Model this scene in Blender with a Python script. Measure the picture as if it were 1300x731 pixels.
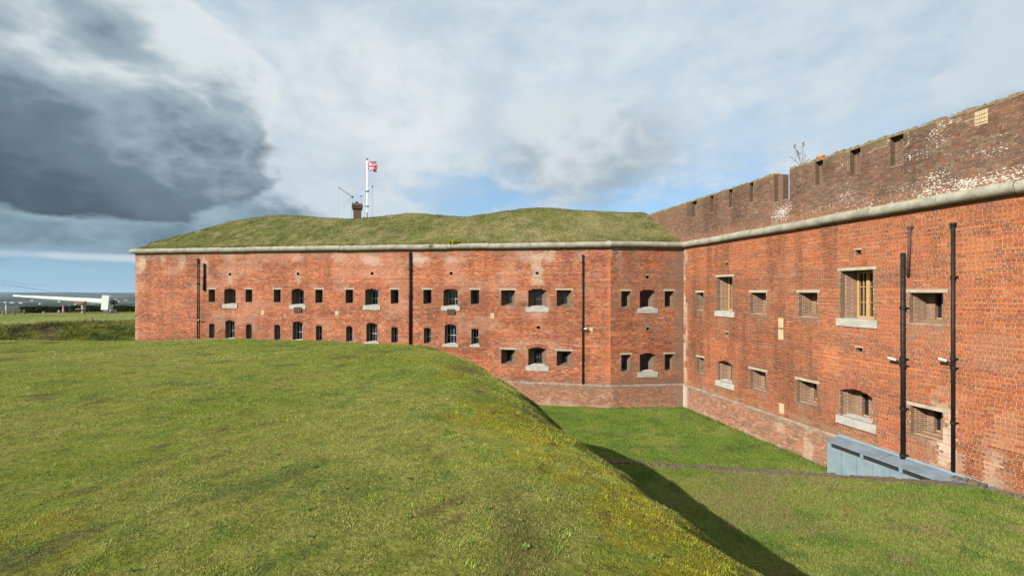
import bpy, math, random
import numpy as np
from mathutils import Vector
random.seed(7)
rng = np.random.default_rng(7)
for o in list(bpy.data.objects): bpy.data.objects.remove(o)
SC = bpy.context.scene
COL = SC.collection

# ------------------------------------------------------------------ camera
CAMZ = 7.1                      # eye above the ditch floor (Z = 0)
FPX, CX, CY = 535.0, 650.0, 371.0   # focal length / principal point in photo pixels
cd = bpy.data.cameras.new('camera')
cam = bpy.data.objects.new('camera', cd); COL.objects.link(cam)
cam.location = (0, 0, CAMZ)
cam.rotation_euler = (math.radians(90), 0, 0)
cd.sensor_width = 36.0
cd.lens = 36.0 * FPX / 1300.0
cd.shift_y = 5.5 / 1300.0
cd.clip_start = 0.05; cd.clip_end = 60000
SC.camera = cam

# ------------------------------------------------------------------ light
SUN_EL = math.radians(31.0)
SUN_TH = math.radians(52.0)     # from straight behind the camera towards its left
to_sun = Vector((-math.sin(SUN_TH)*math.cos(SUN_EL), -math.cos(SUN_TH)*math.cos(SUN_EL), math.sin(SUN_EL)))
sd = bpy.data.lights.new('sun', 'SUN'); sd.energy = 5.0; sd.angle = math.radians(0.53); sd.color = (1.0, 0.93, 0.82)
sun = bpy.data.objects.new('sun', sd); COL.objects.link(sun)
sun.rotation_euler = to_sun.to_track_quat('Z', 'Y').to_euler()
sun.location = (-30, -20, 40)
SC.view_settings.view_transform = 'Standard'
SC.view_settings.look = 'None'
SC.view_settings.gamma = 1.0
SC.view_settings.exposure = 0.9
SC.view_settings.use_curve_mapping = False

# ------------------------------------------------------------------ node helpers
class NT:
    def __init__(s, tree): s.t = tree
    def n(s, typ, **kw):
        nd = s.t.nodes.new(typ)
        for k, v in kw.items(): setattr(nd, k, v)
        return nd
    def l(s, a, b): s.t.links.new(a, b)
    def _in(s, sock, v):
        if hasattr(v, 'is_output'): s.l(v, sock)
        else: sock.default_value = v
    def math(s, op, a, b=None, c=None, clamp=False):
        m = s.n('ShaderNodeMath', operation=op); m.use_clamp = clamp
        for i, v in enumerate((a, b, c)):
            if v is not None: s._in(m.inputs[i], v)
        return m.outputs[0]
    def vmath(s, op, a, b=None):
        m = s.n('ShaderNodeVectorMath', operation=op)
        s._in(m.inputs[0], a)
        if b is not None: s._in(m.inputs[1], b)
        return m.outputs['Value'] if op in ('DOT_PRODUCT', 'LENGTH') else m.outputs[0]
    def noise(s, vec, scale, detail=5, rough=.55, dist=0.0, out=0):
        m = s.n('ShaderNodeTexNoise'); s._in(m.inputs['Vector'], vec)
        m.inputs['Scale'].default_value = scale; m.inputs['Detail'].default_value = detail
        m.inputs['Roughness'].default_value = rough; m.inputs['Distortion'].default_value = dist
        return m.outputs[out]
    def ss(s, v, a, b, c=0.0, d=1.0):
        m = s.n('ShaderNodeMapRange', interpolation_type='SMOOTHSTEP')
        s._in(m.inputs[0], v)
        for i, x in enumerate((a, b, c, d)): s._in(m.inputs[i+1], x)
        return m.outputs[0]
    def mix(s, f, a, b, blend='MIX'):
        m = s.n('ShaderNodeMix', data_type='RGBA', blend_type=blend)
        s._in(m.inputs['Factor'], f); s._in(m.inputs['A'], a); s._in(m.inputs['B'], b)
        return m.outputs['Result']
    def combine(s, x, y, z):
        m = s.n('ShaderNodeCombineXYZ')
        for i, v in enumerate((x, y, z)): s._in(m.inputs[i], v)
        return m.outputs[0]
    def bump(s, h, strength, dist):
        m = s.n('ShaderNodeBump'); s._in(m.inputs['Height'], h)
        m.inputs['Strength'].default_value = strength; m.inputs['Distance'].default_value = dist
        return m.outputs[0]

def rgb(r, g, b): return (r, g, b, 1.0)

# ------------------------------------------------------------------ sky (world)
W = bpy.data.worlds.new('World'); SC.world = W; W.use_nodes = True
W.node_tree.nodes.clear(); T = NT(W.node_tree)
sky = T.n('ShaderNodeTexSky', sky_type='NISHITA'); sky.sun_disc = False
sky.sun_elevation = SUN_EL
sky.sun_rotation = math.atan2(to_sun.x, to_sun.y)
sky.altitude = 90; sky.air_density = 1.0; sky.dust_density = 0.6; sky.ozone_density = 1.6
tc = T.n('ShaderNodeTexCoord')
D = T.vmath('NORMALIZE', tc.outputs['Generated'])
sx = T.n('ShaderNodeSeparateXYZ'); T.l(D, sx.inputs[0])
az = T.math('MULTIPLY', T.math('ARCTAN2', sx.outputs[0], sx.outputs[1]), 57.2958)       # degrees, right of +Y
el = T.math('MULTIPLY', T.math('ARCSINE', sx.outputs[2]), 57.2958)
# cloud space: slightly flattened so that clouds lie in layers
cv = T.combine(sx.outputs[0], sx.outputs[1], T.math('MULTIPLY', sx.outputs[2], 1.7))
n_big = T.noise(T.vmath('ADD', cv, (.3, .2, .6)), 2.3, 4, .5, .15)
n_mid = T.noise(T.vmath('ADD', cv, (3.1, 7.7, 1.9)), 5.5, 6, .55, .2)
n_fine = T.noise(T.vmath('ADD', cv, (9.1, 2.7, 4.9)), 15.0, 6, .6, .15)
n_soft = T.noise(T.vmath('ADD', cv, (1.3, 5.2, 8.4)), 3.2, 2, .5, .05)
def blob(a0, e0, ra, re, amp, nz):
    """elliptical cloud body in (azimuth, elevation), edge broken up by noise; >0 inside"""
    u = T.math('DIVIDE', T.math('SUBTRACT', az, a0), ra)
    v = T.math('DIVIDE', T.math('SUBTRACT', el, e0), re)
    r = T.math('SQRT', T.math('ADD', T.math('MULTIPLY', u, u), T.math('MULTIPLY', v, v)))
    return T.math('SUBTRACT', T.math('SUBTRACT', 1.0, r), T.math('MULTIPLY', T.math('SUBTRACT', nz, .5), amp))
K = 5.7      # cloud radiances below are for background strength 0.1
def cc(r, g, b): return (r*K, g*K, b*K, 1.0)
nn = T.math('ADD', T.math('MULTIPLY', n_mid, .7), T.math('MULTIPLY', n_fine, .3))
def bill(vec, scale, det): return T.math('ABSOLUTE', T.math('SUBTRACT', T.noise(vec, scale, det, .5, .1), .5))
puff = T.math('SUBTRACT', 1.0, T.math('ADD', T.math('MULTIPLY', bill(T.vmath('ADD', cv, (5.5, 1.2, 3.3)), 5.0, 1), 3.0), T.math('MULTIPLY', bill(T.vmath('ADD', cv, (2.5, 8.2, 6.3)), 12.0, 2), 1.8)))   # rounded heads of cloud
# thin high cloud over most of the sky, with blue gaps low down ahead
gap1 = T.ss(blob(-5.0, 13.5, 15.0, 3.6, 3.8, nn), -.10, .75)
gap2 = T.ss(blob(20.0, 11.0, 15.0, 4.6, 3.2, nn), -.25, .75)
gap3 = T.ss(blob(-48.0, 1.2, 26.0, 3.1, .9, nn), -.05, .35)
gap = T.math('MAXIMUM', T.math('MAXIMUM', gap1, gap2), gap3)
veil = T.ss(T.math('ADD', T.math('MULTIPLY', nn, .6), T.math('MULTIPLY', n_soft, .5)), .36, .60, .60, .97)
veil = T.math('MULTIPLY', veil, T.math('SUBTRACT', 1.0, T.math('MULTIPLY', gap, .85)))
hi_col = T.mix(T.ss(n_big, .38, .62), cc(.41, .535, .64), cc(.60, .685, .745))
hi_col = T.mix(T.ss(T.math('ADD', nn, T.math('MULTIPLY', n_soft, .4)), .58, .84, 0, .55), hi_col, cc(.72, .77, .80))
blue = T.mix(.5, sky.outputs[0], cc(.16, .40, .66))
c = T.mix(veil, blue, hi_col)
# bright sheet of cloud beside the shower cloud
b5 = blob(-18.0, 23.0, 17.0, 12.0, .9, nn)
c = T.mix(T.ss(b5, -.3, .6, 0, .85), c, T.mix(T.ss(nn, .35, .68), cc(.57, .645, .70), cc(.76, .80, .825)))
# soft grey cloud ahead, its upper side bright
b2 = T.math('ADD', blob(9.0, 18.5, 13.0, 6.5, 1.2, nn), T.math('MULTIPLY', T.math('SUBTRACT', puff, .5), .5))
lit2 = T.ss(T.math('ADD', T.math('SUBTRACT', el, T.math('MULTIPLY', az, .35)), T.math('MULTIPLY', T.math('SUBTRACT', puff, .5), 12.0)), 10.0, 22.0)
c = T.mix(T.ss(b2, -.15, .5, 0, .85), c, T.mix(lit2, cc(.35, .425, .485), cc(.64, .695, .73)))
# low bank under the shower cloud, towards the horizon
b3 = blob(-48.0, 7.4, 25.0, 5.2, .9, nn)
c = T.mix(T.ss(b3, -.10, .22, 0, .96), c, T.mix(T.ss(nn, .36, .64), cc(.13, .205, .265), cc(.30, .41, .48)))
# the big dark shower cloud on the left
n_edge = T.math('ADD', T.math('MULTIPLY', n_big, .35), T.math('ADD', T.math('MULTIPLY', n_mid, .45), T.math('MULTIPLY', n_fine, .2)))
b1 = T.math('ADD', blob(-55.0, 18.5, 26.0, 15.5, .42, n_edge), T.math('MULTIPLY', T.math('SUBTRACT', puff, .5), .16))
flat = T.math('DIVIDE', T.math('SUBTRACT', T.math('ADD', el, T.math('MULTIPLY', T.math('SUBTRACT', nn, .5), 6.0)), 7.3), 9.0)
b1 = T.math('MINIMUM', b1, flat)
m1 = T.ss(b1, -.02, .06)
lev = T.math('DIVIDE', T.math('SUBTRACT', el, 9.0), 17.0)
for nz, am in ((n_big, 1.5), (puff, .38), (nn, 1.25), (n_soft, .8)):
    lev = T.math('ADD', lev, T.math('MULTIPLY', T.math('SUBTRACT', nz, .5), am))
lev = T.math('ADD', lev, T.math('MULTIPLY', T.math('ADD', az, 46.0), .012))
c1 = T.mix(T.ss(lev, -.25, .42), cc(.082, .122, .155), cc(.155, .215, .262))
c1 = T.mix(T.ss(lev, .38, .72), c1, cc(.31, .40, .46))
c1 = T.mix(T.ss(lev, .70, 1.10), c1, cc(.66, .72, .75))
rim = T.math('MULTIPLY', T.ss(b1, .0, .14, 1.0, 0.0), T.ss(el, 12.5, 18.0))
c1 = T.mix(T.math('MULTIPLY', rim, .85), c1, cc(.72, .77, .80))
c = T.mix(m1, c, c1)
# pale blue with thin white rims low down on the left, everything paling towards the horizon
b4 = blob(-41.0, 3.4, 16.0, .6, 2.4, nn)
c = T.mix(T.math('MULTIPLY', gap3, .85), c, cc(.28, .47, .62))
c = T.mix(T.ss(b4, .0, .7, 0, .8), c, cc(.58, .66, .71))
c = T.mix(T.ss(el, 0.0, 2.5, .6, 0.0), c, cc(.37, .53, .645))
bg = T.n('ShaderNodeBackground'); bg.inputs['Strength'].default_value = 0.1
T.l(c, bg.inputs['Color'])
wo = T.n('ShaderNodeOutputWorld'); T.l(bg.outputs[0], wo.inputs[0])

# ------------------------------------------------------------------ generic helpers
def link(o, parent=None):
    COL.objects.link(o)
    if parent is not None: o.parent = parent
    return o
def tag(o, label=None, cat=None, group=None, kind=None):
    if label: o['label'] = label
    if cat: o['category'] = cat
    if group: o['group'] = group
    if kind: o['kind'] = kind
    return o
def empty(name, loc=(0, 0, 0)):
    o = bpy.data.objects.new(name, None); o.location = loc; o.empty_display_size = .3
    return link(o)
def mesh_np(name, V, F, mat=None, parent=None, smooth=False, fcol=None, vcol=None, colname='bcol', mats=None, mi=None):
    """F: (n,3) or (n,4) int array"""
    me = bpy.data.meshes.new(name)
    V = np.asarray(V, dtype=np.float32); F = np.asarray(F, dtype=np.int32)
    k = F.shape[1]; n = len(F)
    me.vertices.add(len(V)); me.vertices.foreach_set('co', V.ravel())
    me.loops.add(n*k); me.loops.foreach_set('vertex_index', F.ravel())
    me.polygons.add(n)
    me.polygons.foreach_set('loop_start', np.arange(0, n*k, k, dtype=np.int32))
    if mi is not None: me.polygons.foreach_set('material_index', np.asarray(mi, dtype=np.int32))
    me.polygons.foreach_set('use_smooth', np.full(n, bool(smooth)))
    if fcol is not None:
        a = me.attributes.new(colname, 'FLOAT_COLOR', 'FACE'); a.data.foreach_set('color', np.asarray(fcol, dtype=np.float32).ravel())
    if vcol is not None:
        a = me.attributes.new(colname, 'FLOAT_COLOR', 'POINT'); a.data.foreach_set('color', np.asarray(vcol, dtype=np.float32).ravel())
    me.update(calc_edges=True); me.validate()
    for m in (mats or ([mat] if mat else [])): me.materials.append(m)
    return link(bpy.data.objects.new(name, me), parent)
class MB:
    """collects polygons, builds ONE mesh object"""
    def __init__(s): s.v = []; s.f = []; s.m = []
    def add(s, vs, fs, mi=0):
        b = len(s.v); s.v += [tuple(p) for p in vs]; s.f += [tuple(i+b for i in f) for f in fs]; s.m += [mi]*len(fs)
    def quad(s, a, b, c, d, mi=0): s.add([a, b, c, d], [(0, 1, 2, 3)], mi)
    def hexa(s, p, mi=0):      # p: 4 bottom CCW + 4 top
        s.add(p, [(3, 2, 1, 0), (4, 5, 6, 7), (0, 1, 5, 4), (1, 2, 6, 5), (2, 3, 7, 6), (3, 0, 4, 7)], mi)
    def box(s, x0, x1, y0, y1, z0, z1, mi=0):
        s.hexa([(x0, y0, z0), (x1, y0, z0), (x1, y1, z0), (x0, y1, z0), (x0, y0, z1), (x1, y0, z1), (x1, y1, z1), (x0, y1, z1)], mi)
    def tube(s, pts, rad, n=10, mi=0, caps=True):
        pts = [Vector(p) for p in pts]; rings = []
        for i, p in enumerate(pts):
            d = (pts[min(i+1, len(pts)-1)] - pts[max(i-1, 0)]).normalized()
            a = d.cross(Vector((0, 0, 1)))
            if a.length < 1e-4: a = d.cross(Vector((1, 0, 0)))
            a.normalize(); b = d.cross(a)
            r = rad[i] if hasattr(rad, '__len__') else rad
            rings.append([p + a*r*math.cos(2*math.pi*k/n) + b*r*math.sin(2*math.pi*k/n) for k in range(n)])
        vs = [q for R in rings for q in R]; fs = []
        for i in range(len(rings)-1):
            for k in range(n):
                fs.append((i*n+k, i*n+(k+1) % n, (i+1)*n+(k+1) % n, (i+1)*n+k))
        if caps: fs += [tuple(range(n))[::-1], tuple((len(rings)-1)*n+k for k in range(n))]
        s.add(vs, fs, mi)
    def build(s, name, mat, parent=None, smooth=False, fix=True):
        me = bpy.data.meshes.new(name); me.from_pydata(s.v, [], s.f); me.update()
        for m in (mat if isinstance(mat, (list, tuple)) else [mat]): me.materials.append(m)
        me.polygons.foreach_set('material_index', s.m)
        if smooth: me.polygons.foreach_set('use_smooth', [True]*len(me.polygons))
        if fix:
            import bmesh
            bm = bmesh.new(); bm.from_mesh(me); bmesh.ops.recalc_face_normals(bm, faces=bm.faces); bm.to_mesh(me); bm.free()
        return link(bpy.data.objects.new(name, me), parent)

def hash2(ix, iy, s):
    h = (ix.astype(np.int64)*374761393 + iy.astype(np.int64)*668265263 + s*974634533) & 0xFFFFFFFF
    h = ((h ^ (h >> 13))*1274126177) & 0xFFFFFFFF
    return ((h ^ (h >> 16)) & 0xFFFF)/65535.0
def vnoise(x, y, s=0):
    x = np.asarray(x, float); y = np.asarray(y, float)
    ix = np.floor(x); iy = np.floor(y); fx = x-ix; fy = y-iy
    fx = fx*fx*(3-2*fx); fy = fy*fy*(3-2*fy)
    a = hash2(ix, iy, s); b = hash2(ix+1, iy, s); c_ = hash2(ix, iy+1, s); d = hash2(ix+1, iy+1, s)
    return (a*(1-fx)+b*fx)*(1-fy) + (c_*(1-fx)+d*fx)*fy
def fbm(x, y, s=0, o=4):
    t = 0; a = .5; n = 0
    for k in range(o):
        t = t + a*vnoise(x*2**k+17.3*k, y*2**k-9.1*k, s+k); n += a; a *= .55
    return t/n
def smooth(a, b, x):
    t = np.clip((x-a)/(b-a), 0, 1); return t*t*(3-2*t)

# ------------------------------------------------------------------ materials
def new_mat(name):
    m = bpy.data.materials.new(name); m.use_nodes = True; m.node_tree.nodes.clear()
    t = NT(m.node_tree); p = t.n('ShaderNodeBsdfPrincipled'); o = t.n('ShaderNodeOutputMaterial')
    t.l(p.outputs[0], o.inputs[0]); return m, t, p
def pos(t): return t.n('ShaderNodeNewGeometry').outputs['Position']
def simple(name, col, rough=.7, var=.15, scale=6.0, metal=0.0, bump=0.0, spec=.5, col2=None):
    m, t, p = new_mat(name); P = pos(t)
    n = t.noise(P, scale, 6, .6)
    c2 = col2 or tuple(x*(1-var*1.6) for x in col)
    t.l(t.mix(t.ss(n, .32, .68), rgb(*c2), rgb(*[x*(1+var*.4) for x in col])), p.inputs['Base Color'])
    p.inputs['Roughness'].default_value = rough; p.inputs['Metallic'].default_value = metal
    p.inputs['Specular IOR Level'].default_value = spec
    if bump: t.l(t.bump(t.noise(P, scale*6, 5, .6), bump, .02), p.inputs['Normal'])
    return m
def brick_mat(name, source):
    m, t, p = new_mat(name); P = pos(t)
    if source == 'attr':
        a = t.n('ShaderNodeAttribute', attribute_name='bcol'); col = a.outputs['Color']; lich = a.outputs['Alpha']
    else:
        a = t.n('ShaderNodeObjectInfo'); col = a.outputs['Color']; lich = a.outputs['Alpha']
    f = t.noise(P, 38.0, 5, .65); g = t.noise(P, 7.0, 5, .6)
    c = t.mix(1.0, col, t.mix(t.ss(f, .25, .75), rgb(.76, .75, .74), rgb(1.16, 1.15, 1.13)), 'MULTIPLY')
    c = t.mix(t.ss(g, .56, .80, 0, .35), c, rgb(.10, .07, .055))
    # white lichen / lime flakes: alpha carries how much of it this brick has (1 = none)
    lm = t.math('SUBTRACT', 1.0, lich)
    w = t.noise(t.vmath('MULTIPLY', P, (1, 1, 1.7)), 15.0, 5, .68)
    thr = t.math('SUBTRACT', .86, t.math('MULTIPLY', lm, .55))
    wm = t.ss(w, thr, t.math('ADD', thr, .05))
    wm = t.math('MULTIPLY', wm, t.ss(lm, .0, .12))
    c = t.mix(t.math('MULTIPLY', wm, .88), c, rgb(.52, .50, .46))
    t.l(c, p.inputs['Base Color']); p.inputs['Roughness'].default_value = .93; p.inputs['Specular IOR Level'].default_value = .2
    t.l(t.bump(f, .35, .006), p.inputs['Normal'])
    return m
M = {}
M['brick'] = brick_mat('brick', 'attr'); M['brick_single'] = brick_mat('brick_single', 'obj')
def mortar_mat(name, a, b, dark):
    m, t, p = new_mat(name); P = pos(t)
    n = t.noise(P, 1.1, 6, .65); f = t.noise(P, 30, 4, .6)
    c = t.mix(t.ss(n, .35, .65), rgb(*a), rgb(*b)); c = t.mix(t.ss(t.noise(t.vmath('MULTIPLY', P, (1, 1, 2.5)), 2.0, 5, .6), .5, .75, 0, .8), c, rgb(*dark))
    c = t.mix(t.ss(f, .5, .8, 0, .4), c, rgb(*dark))
    t.l(c, p.inputs['Base Color']); p.inputs['Roughness'].default_value = .97; p.inputs['Specular IOR Level'].default_value = .1
    return m
M['mortar'] = mortar_mat('lime_mortar', (.48, .335, .215), (.39, .26, .16), (.21, .13, .08))
M['mortar_L'] = mortar_mat('pink_mortar', (.40, .22, .14), (.33, .165, .105), (.22, .12, .08)); M['mortar_pl'] = mortar_mat('plinth_mortar', (.24, .135, .092), (.20, .115, .08), (.16, .10, .07))
M['mortar_dk'] = mortar_mat('weathered_mortar', (.27, .21, .16), (.20, .15, .11), (.09, .07, .055))
def jamb_mat(name, U, Nn, dark=1.0):
    """brick for reveals: a brick pattern that runs round the corner of an opening"""
    m, t, p = new_mat(name); P = pos(t)
    d1 = t.vmath('DOT_PRODUCT', P, (U[0]+Nn[0], U[1]+Nn[1], 0)); sp = t.n('ShaderNodeSeparateXYZ'); t.l(P, sp.inputs[0])
    v = t.combine(d1, sp.outputs[2], 0)
    b = t.n('ShaderNodeTexBrick'); t.l(v, b.inputs['Vector']); b.offset = .5
    b.inputs['Scale'].default_value = 1.0; b.inputs['Mortar Size'].default_value = .006
    b.inputs['Brick Width'].default_value = .228; b.inputs['Row Height'].default_value = .075
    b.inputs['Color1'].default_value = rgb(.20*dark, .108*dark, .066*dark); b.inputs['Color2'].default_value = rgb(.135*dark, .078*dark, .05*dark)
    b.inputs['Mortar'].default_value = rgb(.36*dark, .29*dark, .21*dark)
    c = t.mix(t.ss(t.noise(P, 5, 5, .6), .4, .75, 0, .6), b.outputs[0], rgb(.13, .10, .08))
    t.l(c, p.inputs['Base Color']); p.inputs['Roughness'].default_value = .95; p.inputs['Specular IOR Level'].default_value = .15
    t.l(t.bump(b.outputs['Fac'], -.6, .01), p.inputs['Normal'])
    return m
def stone_mat(name, a, b, c3, scale=3.0, bump=.4):
    m, t, p = new_mat(name); P = pos(t)
    c = t.mix(t.ss(t.noise(P, scale, 7, .65), .35, .68), rgb(*a), rgb(*b))
    c = t.mix(t.ss(t.noise(P, scale*5, 6, .7), .55, .72, 0, .75), c, rgb(*c3))
    t.l(c, p.inputs['Base Color']); p.inputs['Roughness'].default_value = .9; p.inputs['Specular IOR Level'].default_value = .25
    t.l(t.bump(t.noise(P, scale*9, 6, .65), bump, .015), p.inputs['Normal'])
    return m
M['cordon'] = stone_mat('cordon_stone', (.27, .26, .21), (.175, .17, .13), (.085, .085, .06), 2.2, 1.0)
M['lintel'] = stone_mat('lintel_stone', (.34, .295, .215), (.25, .215, .155), (.13, .11, .08), 4, .4)
M['sill'] = stone_mat('white_sill', (.33, .32, .29), (.25, .245, .22), (.13, .13, .11), 4.5, .7)
M['plaque'] = stone_mat('plaque_stone', (.42, .32, .20), (.32, .245, .15), (.20, .15, .09), 6, .3)
M['cap'] = stone_mat('plinth_cap', (.22, .165, .12), (.13, .095, .07), (.38, .35, .31), 3, .6)
M['dark'] = simple('dark_inside', (.012, .011, .010), .9, .1)
M['iron'] = simple('black_iron', (.013, .012, .012), .6, .3, 9, bump=.2, spec=.25)
M['rust'] = simple('rusty_iron', (.085, .038, .028), .8, .3, 14, bump=.3)
M['oak'] = simple('new_oak', (.38, .225, .095), .6, .12, 9)
M['tan_wood'] = simple('tan_wood', (.40, .25, .11), .65, .2, 9)
M['white_paint'] = simple('white_paint', (.74, .74, .72), .5, .06, 5)
M['dark_paint'] = simple('dark_paint', (.05, .055, .055), .5, .1, 5)
M['grey_paint'] = simple('grey_paint', (.42, .43, .43), .5, .1, 5)
M['clad'] = simple('blue_grey_cladding', (.160, .215, .250), .5, .09, 3.0)
M['clad_roof'] = simple('blue_grey_roof_sheet', (.145, .190, .228), .45, .14, 2.5)
M['wood_old'] = simple('old_wood', (.20, .14, .09), .85, .25, 10)
M['brown_iron'] = simple('brown_grille', (.06, .038, .028), .8, .2, 14)
M['terracotta'] = simple('terracotta', (.48, .16, .085), .85, .15, 10)
M['kerb'] = stone_mat('kerb_brick', (.125, .098, .060), (.070, .056, .038), (.30, .26, .20), 8, 1.0)
M['gunwhite'] = simple('gun_paint', (.44, .48, .47), .45, .05, .8)
M['concrete'] = simple('concrete', (.34, .31, .27), .9, .2, 4, bump=.3)
M['cable'] = simple('cable', (.10, .11, .12), .6, .1)
m, t, p = new_mat('window_glass'); M['glass'] = m
p.inputs['Base Color'].default_value = rgb(.012, .015, .018); p.inputs['Roughness'].default_value = .06; p.inputs['IOR'].default_value = 1.5
t.l(t.bump(t.noise(pos(t), 3.0, 3, .5), .08, .02), p.inputs['Normal'])
def leaf_mat(name, trans=.35, attr='bcol'):
    m, t, p = new_mat(name); m.node_tree.nodes.remove(p)
    a = t.n('ShaderNodeAttribute', attribute_name=attr)
    d = t.n('ShaderNodeBsdfDiffuse'); tr = t.n('ShaderNodeBsdfTranslucent'); mx = t.n('ShaderNodeMixShader'); mx.inputs[0].default_value = trans
    t.l(a.outputs['Color'], d.inputs[0]); t.l(a.outputs['Color'], tr.inputs[0]); t.l(d.outputs[0], mx.inputs[1]); t.l(tr.outputs[0], mx.inputs[2])
    o = [n for n in m.node_tree.nodes if n.type == 'OUTPUT_MATERIAL'][0]; t.l(mx.outputs[0], o.inputs[0]); return m
M['blade'] = leaf_mat('grass_blade', .3)
def turf_mat(name, fine, bstr):
    """soil and thatch under the blades; colour patches come from the mesh"""
    m, t, p = new_mat(name); P = pos(t)
    a = t.n('ShaderNodeAttribute', attribute_name='bcol')
    f = t.noise(P, fine, 6, .7); g = t.noise(P, fine*.22, 5, .65)
    c = t.mix(1.0, a.outputs['Color'], t.mix(t.ss(f, .3, .7), rgb(.55, .55, .5), rgb(1.3, 1.28, 1.1)), 'MULTIPLY')
    c = t.mix(1.0, c, t.mix(t.ss(g, .3, .7), rgb(.75, .78, .7), rgb(1.18, 1.15, 1.1)), 'MULTIPLY')
    t.l(c, p.inputs['Base Color']); p.inputs['Roughness'].default_value = .95; p.inputs['Specular IOR Level'].default_value = .08
    t.l(t.bump(t.math('ADD', f, g), bstr, .06), p.inputs['Normal']); return m
M['turf'] = turf_mat('turf', 26.0, .9); M['turf_far'] = turf_mat('turf_far', 6.0, .9)

# ------------------------------------------------------------------ plan of the fort
def px_ray(x, y): return Vector(((x-CX)/FPX, 1.0, (CY-y)/FPX))
K2 = Vector((10.71, 26.29)); K1 = Vector((6.04, 25.84))
UL = Vector((.981, -.1944)).normalized(); K0 = K1 - UL*36.1
UR = Vector((.2293, -.9734)).normalized(); RLEN = 23.0
class Frame:
    def __init__(s, O, U): s.O = O; s.U = U.normalized(); s.N = Vector((s.U.y, -s.U.x))
    def p(s, u, z, n=0.0): return Vector((s.O.x+s.U.x*u+s.N.x*n, s.O.y+s.U.y*u+s.N.y*n, z))
    def at(s, x, y=371.0):
        """wall coordinates (u along the wall, Z) of the wall point seen at photo pixel x, y"""
        r = px_ray(x, y); # O + U u = r*t
        det = s.U.x*(-r.y) - s.U.y*(-r.x)
        u = ((-s.O.x)*(-r.y) - (-s.O.y)*(-r.x))/det
        tt = (s.O.y+s.U.y*u)/r.y
        return u, CAMZ + r.z*tt
L = Frame(K0, UL); FA = Frame(K1, K2-K1); R = Frame(K2, UR)
LLEN = 36.1; FLEN = (K2-K1).length
CB, CT = CAMZ+2.74, CAMZ+3.11          # cordon bottom / top
def lift(u): return .26*max(0.0, 1-u/LLEN)   # the left block's cordon creeps up towards its far end
PL = 1.40                               # plinth top
for nm, fr in (('jambL', L), ('jambF', FA), ('jambR', R)): M[nm] = jamb_mat('reveal_brick_'+nm[-1], fr.U, fr.N, 1.0 if nm == 'jambR' else .62)  # block reveals coloured darker than the rampart's, painting in shade inside their openings
M['sidebrick'] = jamb_mat('side_brick', (.707, .707), (.0, .0), 1.0)

# ------------------------------------------------------------------ brickwork
CH = .071
def lay(u0, u1, v0, v1, excl, seed, rnd=.08):
    """English bond; returns arrays u0,u1,v0,v1 of all bricks, cut at the openings"""
    r = np.random.default_rng(seed); A = []
    k0 = int(math.floor(v0/CH)); k1 = int(math.ceil(v1/CH))
    for k in range(k0, k1):
        a = max(k*CH+.0042, v0); b = min((k+1)*CH-.0042, v1)
        if b-a < .015: continue
        pitch = .219 if k % 2 else .1095
        off = (.0548 if k % 2 == 0 else 0.0) + r.uniform(0, rnd)
        s = u0 - off; n = int((u1-s)/pitch)+2
        e = s + np.arange(n+1)*pitch + r.normal(0, .006, n+1)
        jt = .005 if rnd < .1 else .0003
        x0 = np.clip(e[:-1]+jt, u0, u1); x1 = np.clip(e[1:]-jt, u0, u1)
        vm = (a+b)/2
        for (ea, eb, ec, ed) in excl:
            if ec <= vm <= ed:
                out = (x1 <= ea) | (x0 >= eb)
                lf = (x0 < ea) & (x1 > ea); rt = (x0 < eb) & (x1 > eb)
                n0 = np.concatenate([x0[out], x0[lf], np.full(rt.sum(), eb+.004)])
                n1 = np.concatenate([x1[out], np.full(lf.sum(), ea-.004), x1[rt]])
                x0, x1 = n0, n1
        ok = (x1-x0) > .025
        x0 = x0[ok]; x1 = x1[ok]
        A.append(np.stack([x0, x1, np.full(len(x0), a), np.full(len(x0), b)], 1))
    return np.concatenate(A)
def bricks_mesh(name, fr, B, col, parent, seed, n0=0.0, bev=0.0):
    r = np.random.default_rng(seed); n = len(B)
    d = n0 + (.007 + r.random(n)*.006 if bev else .0105 + r.random(n)*.002); bk = np.full(n, n0-.012)
    u0, u1, v0, v1 = B.T
    def P(u, v, nn): return np.stack([fr.O.x+fr.U.x*u+fr.N.x*nn, fr.O.y+fr.U.y*u+fr.N.y*nn, v], 1)
    c_ = bev    # front arris set in a touch so that edges catch the light
    V = np.stack([P(u0, v0, bk), P(u1, v0, bk), P(u1, v1, bk), P(u0, v1, bk),
                  P(u0+c_, v0+c_, d), P(u1-c_, v0+c_, d), P(u1-c_, v1-c_, d), P(u0+c_, v1-c_, d)], 1).reshape(-1, 3)
    f = np.array([(4, 5, 6, 7), (0, 1, 5, 4), (1, 2, 6, 5), (2, 3, 7, 6), (3, 0, 4, 7)])
    F = (np.arange(n)[:, None, None]*8 + f[None]).reshape(-1, 4)
    o = mesh_np(name, V, F, M['brick'], parent, fcol=np.repeat(col, 5, 0)); o['kind'] = 'stuff'
    return o
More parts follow.
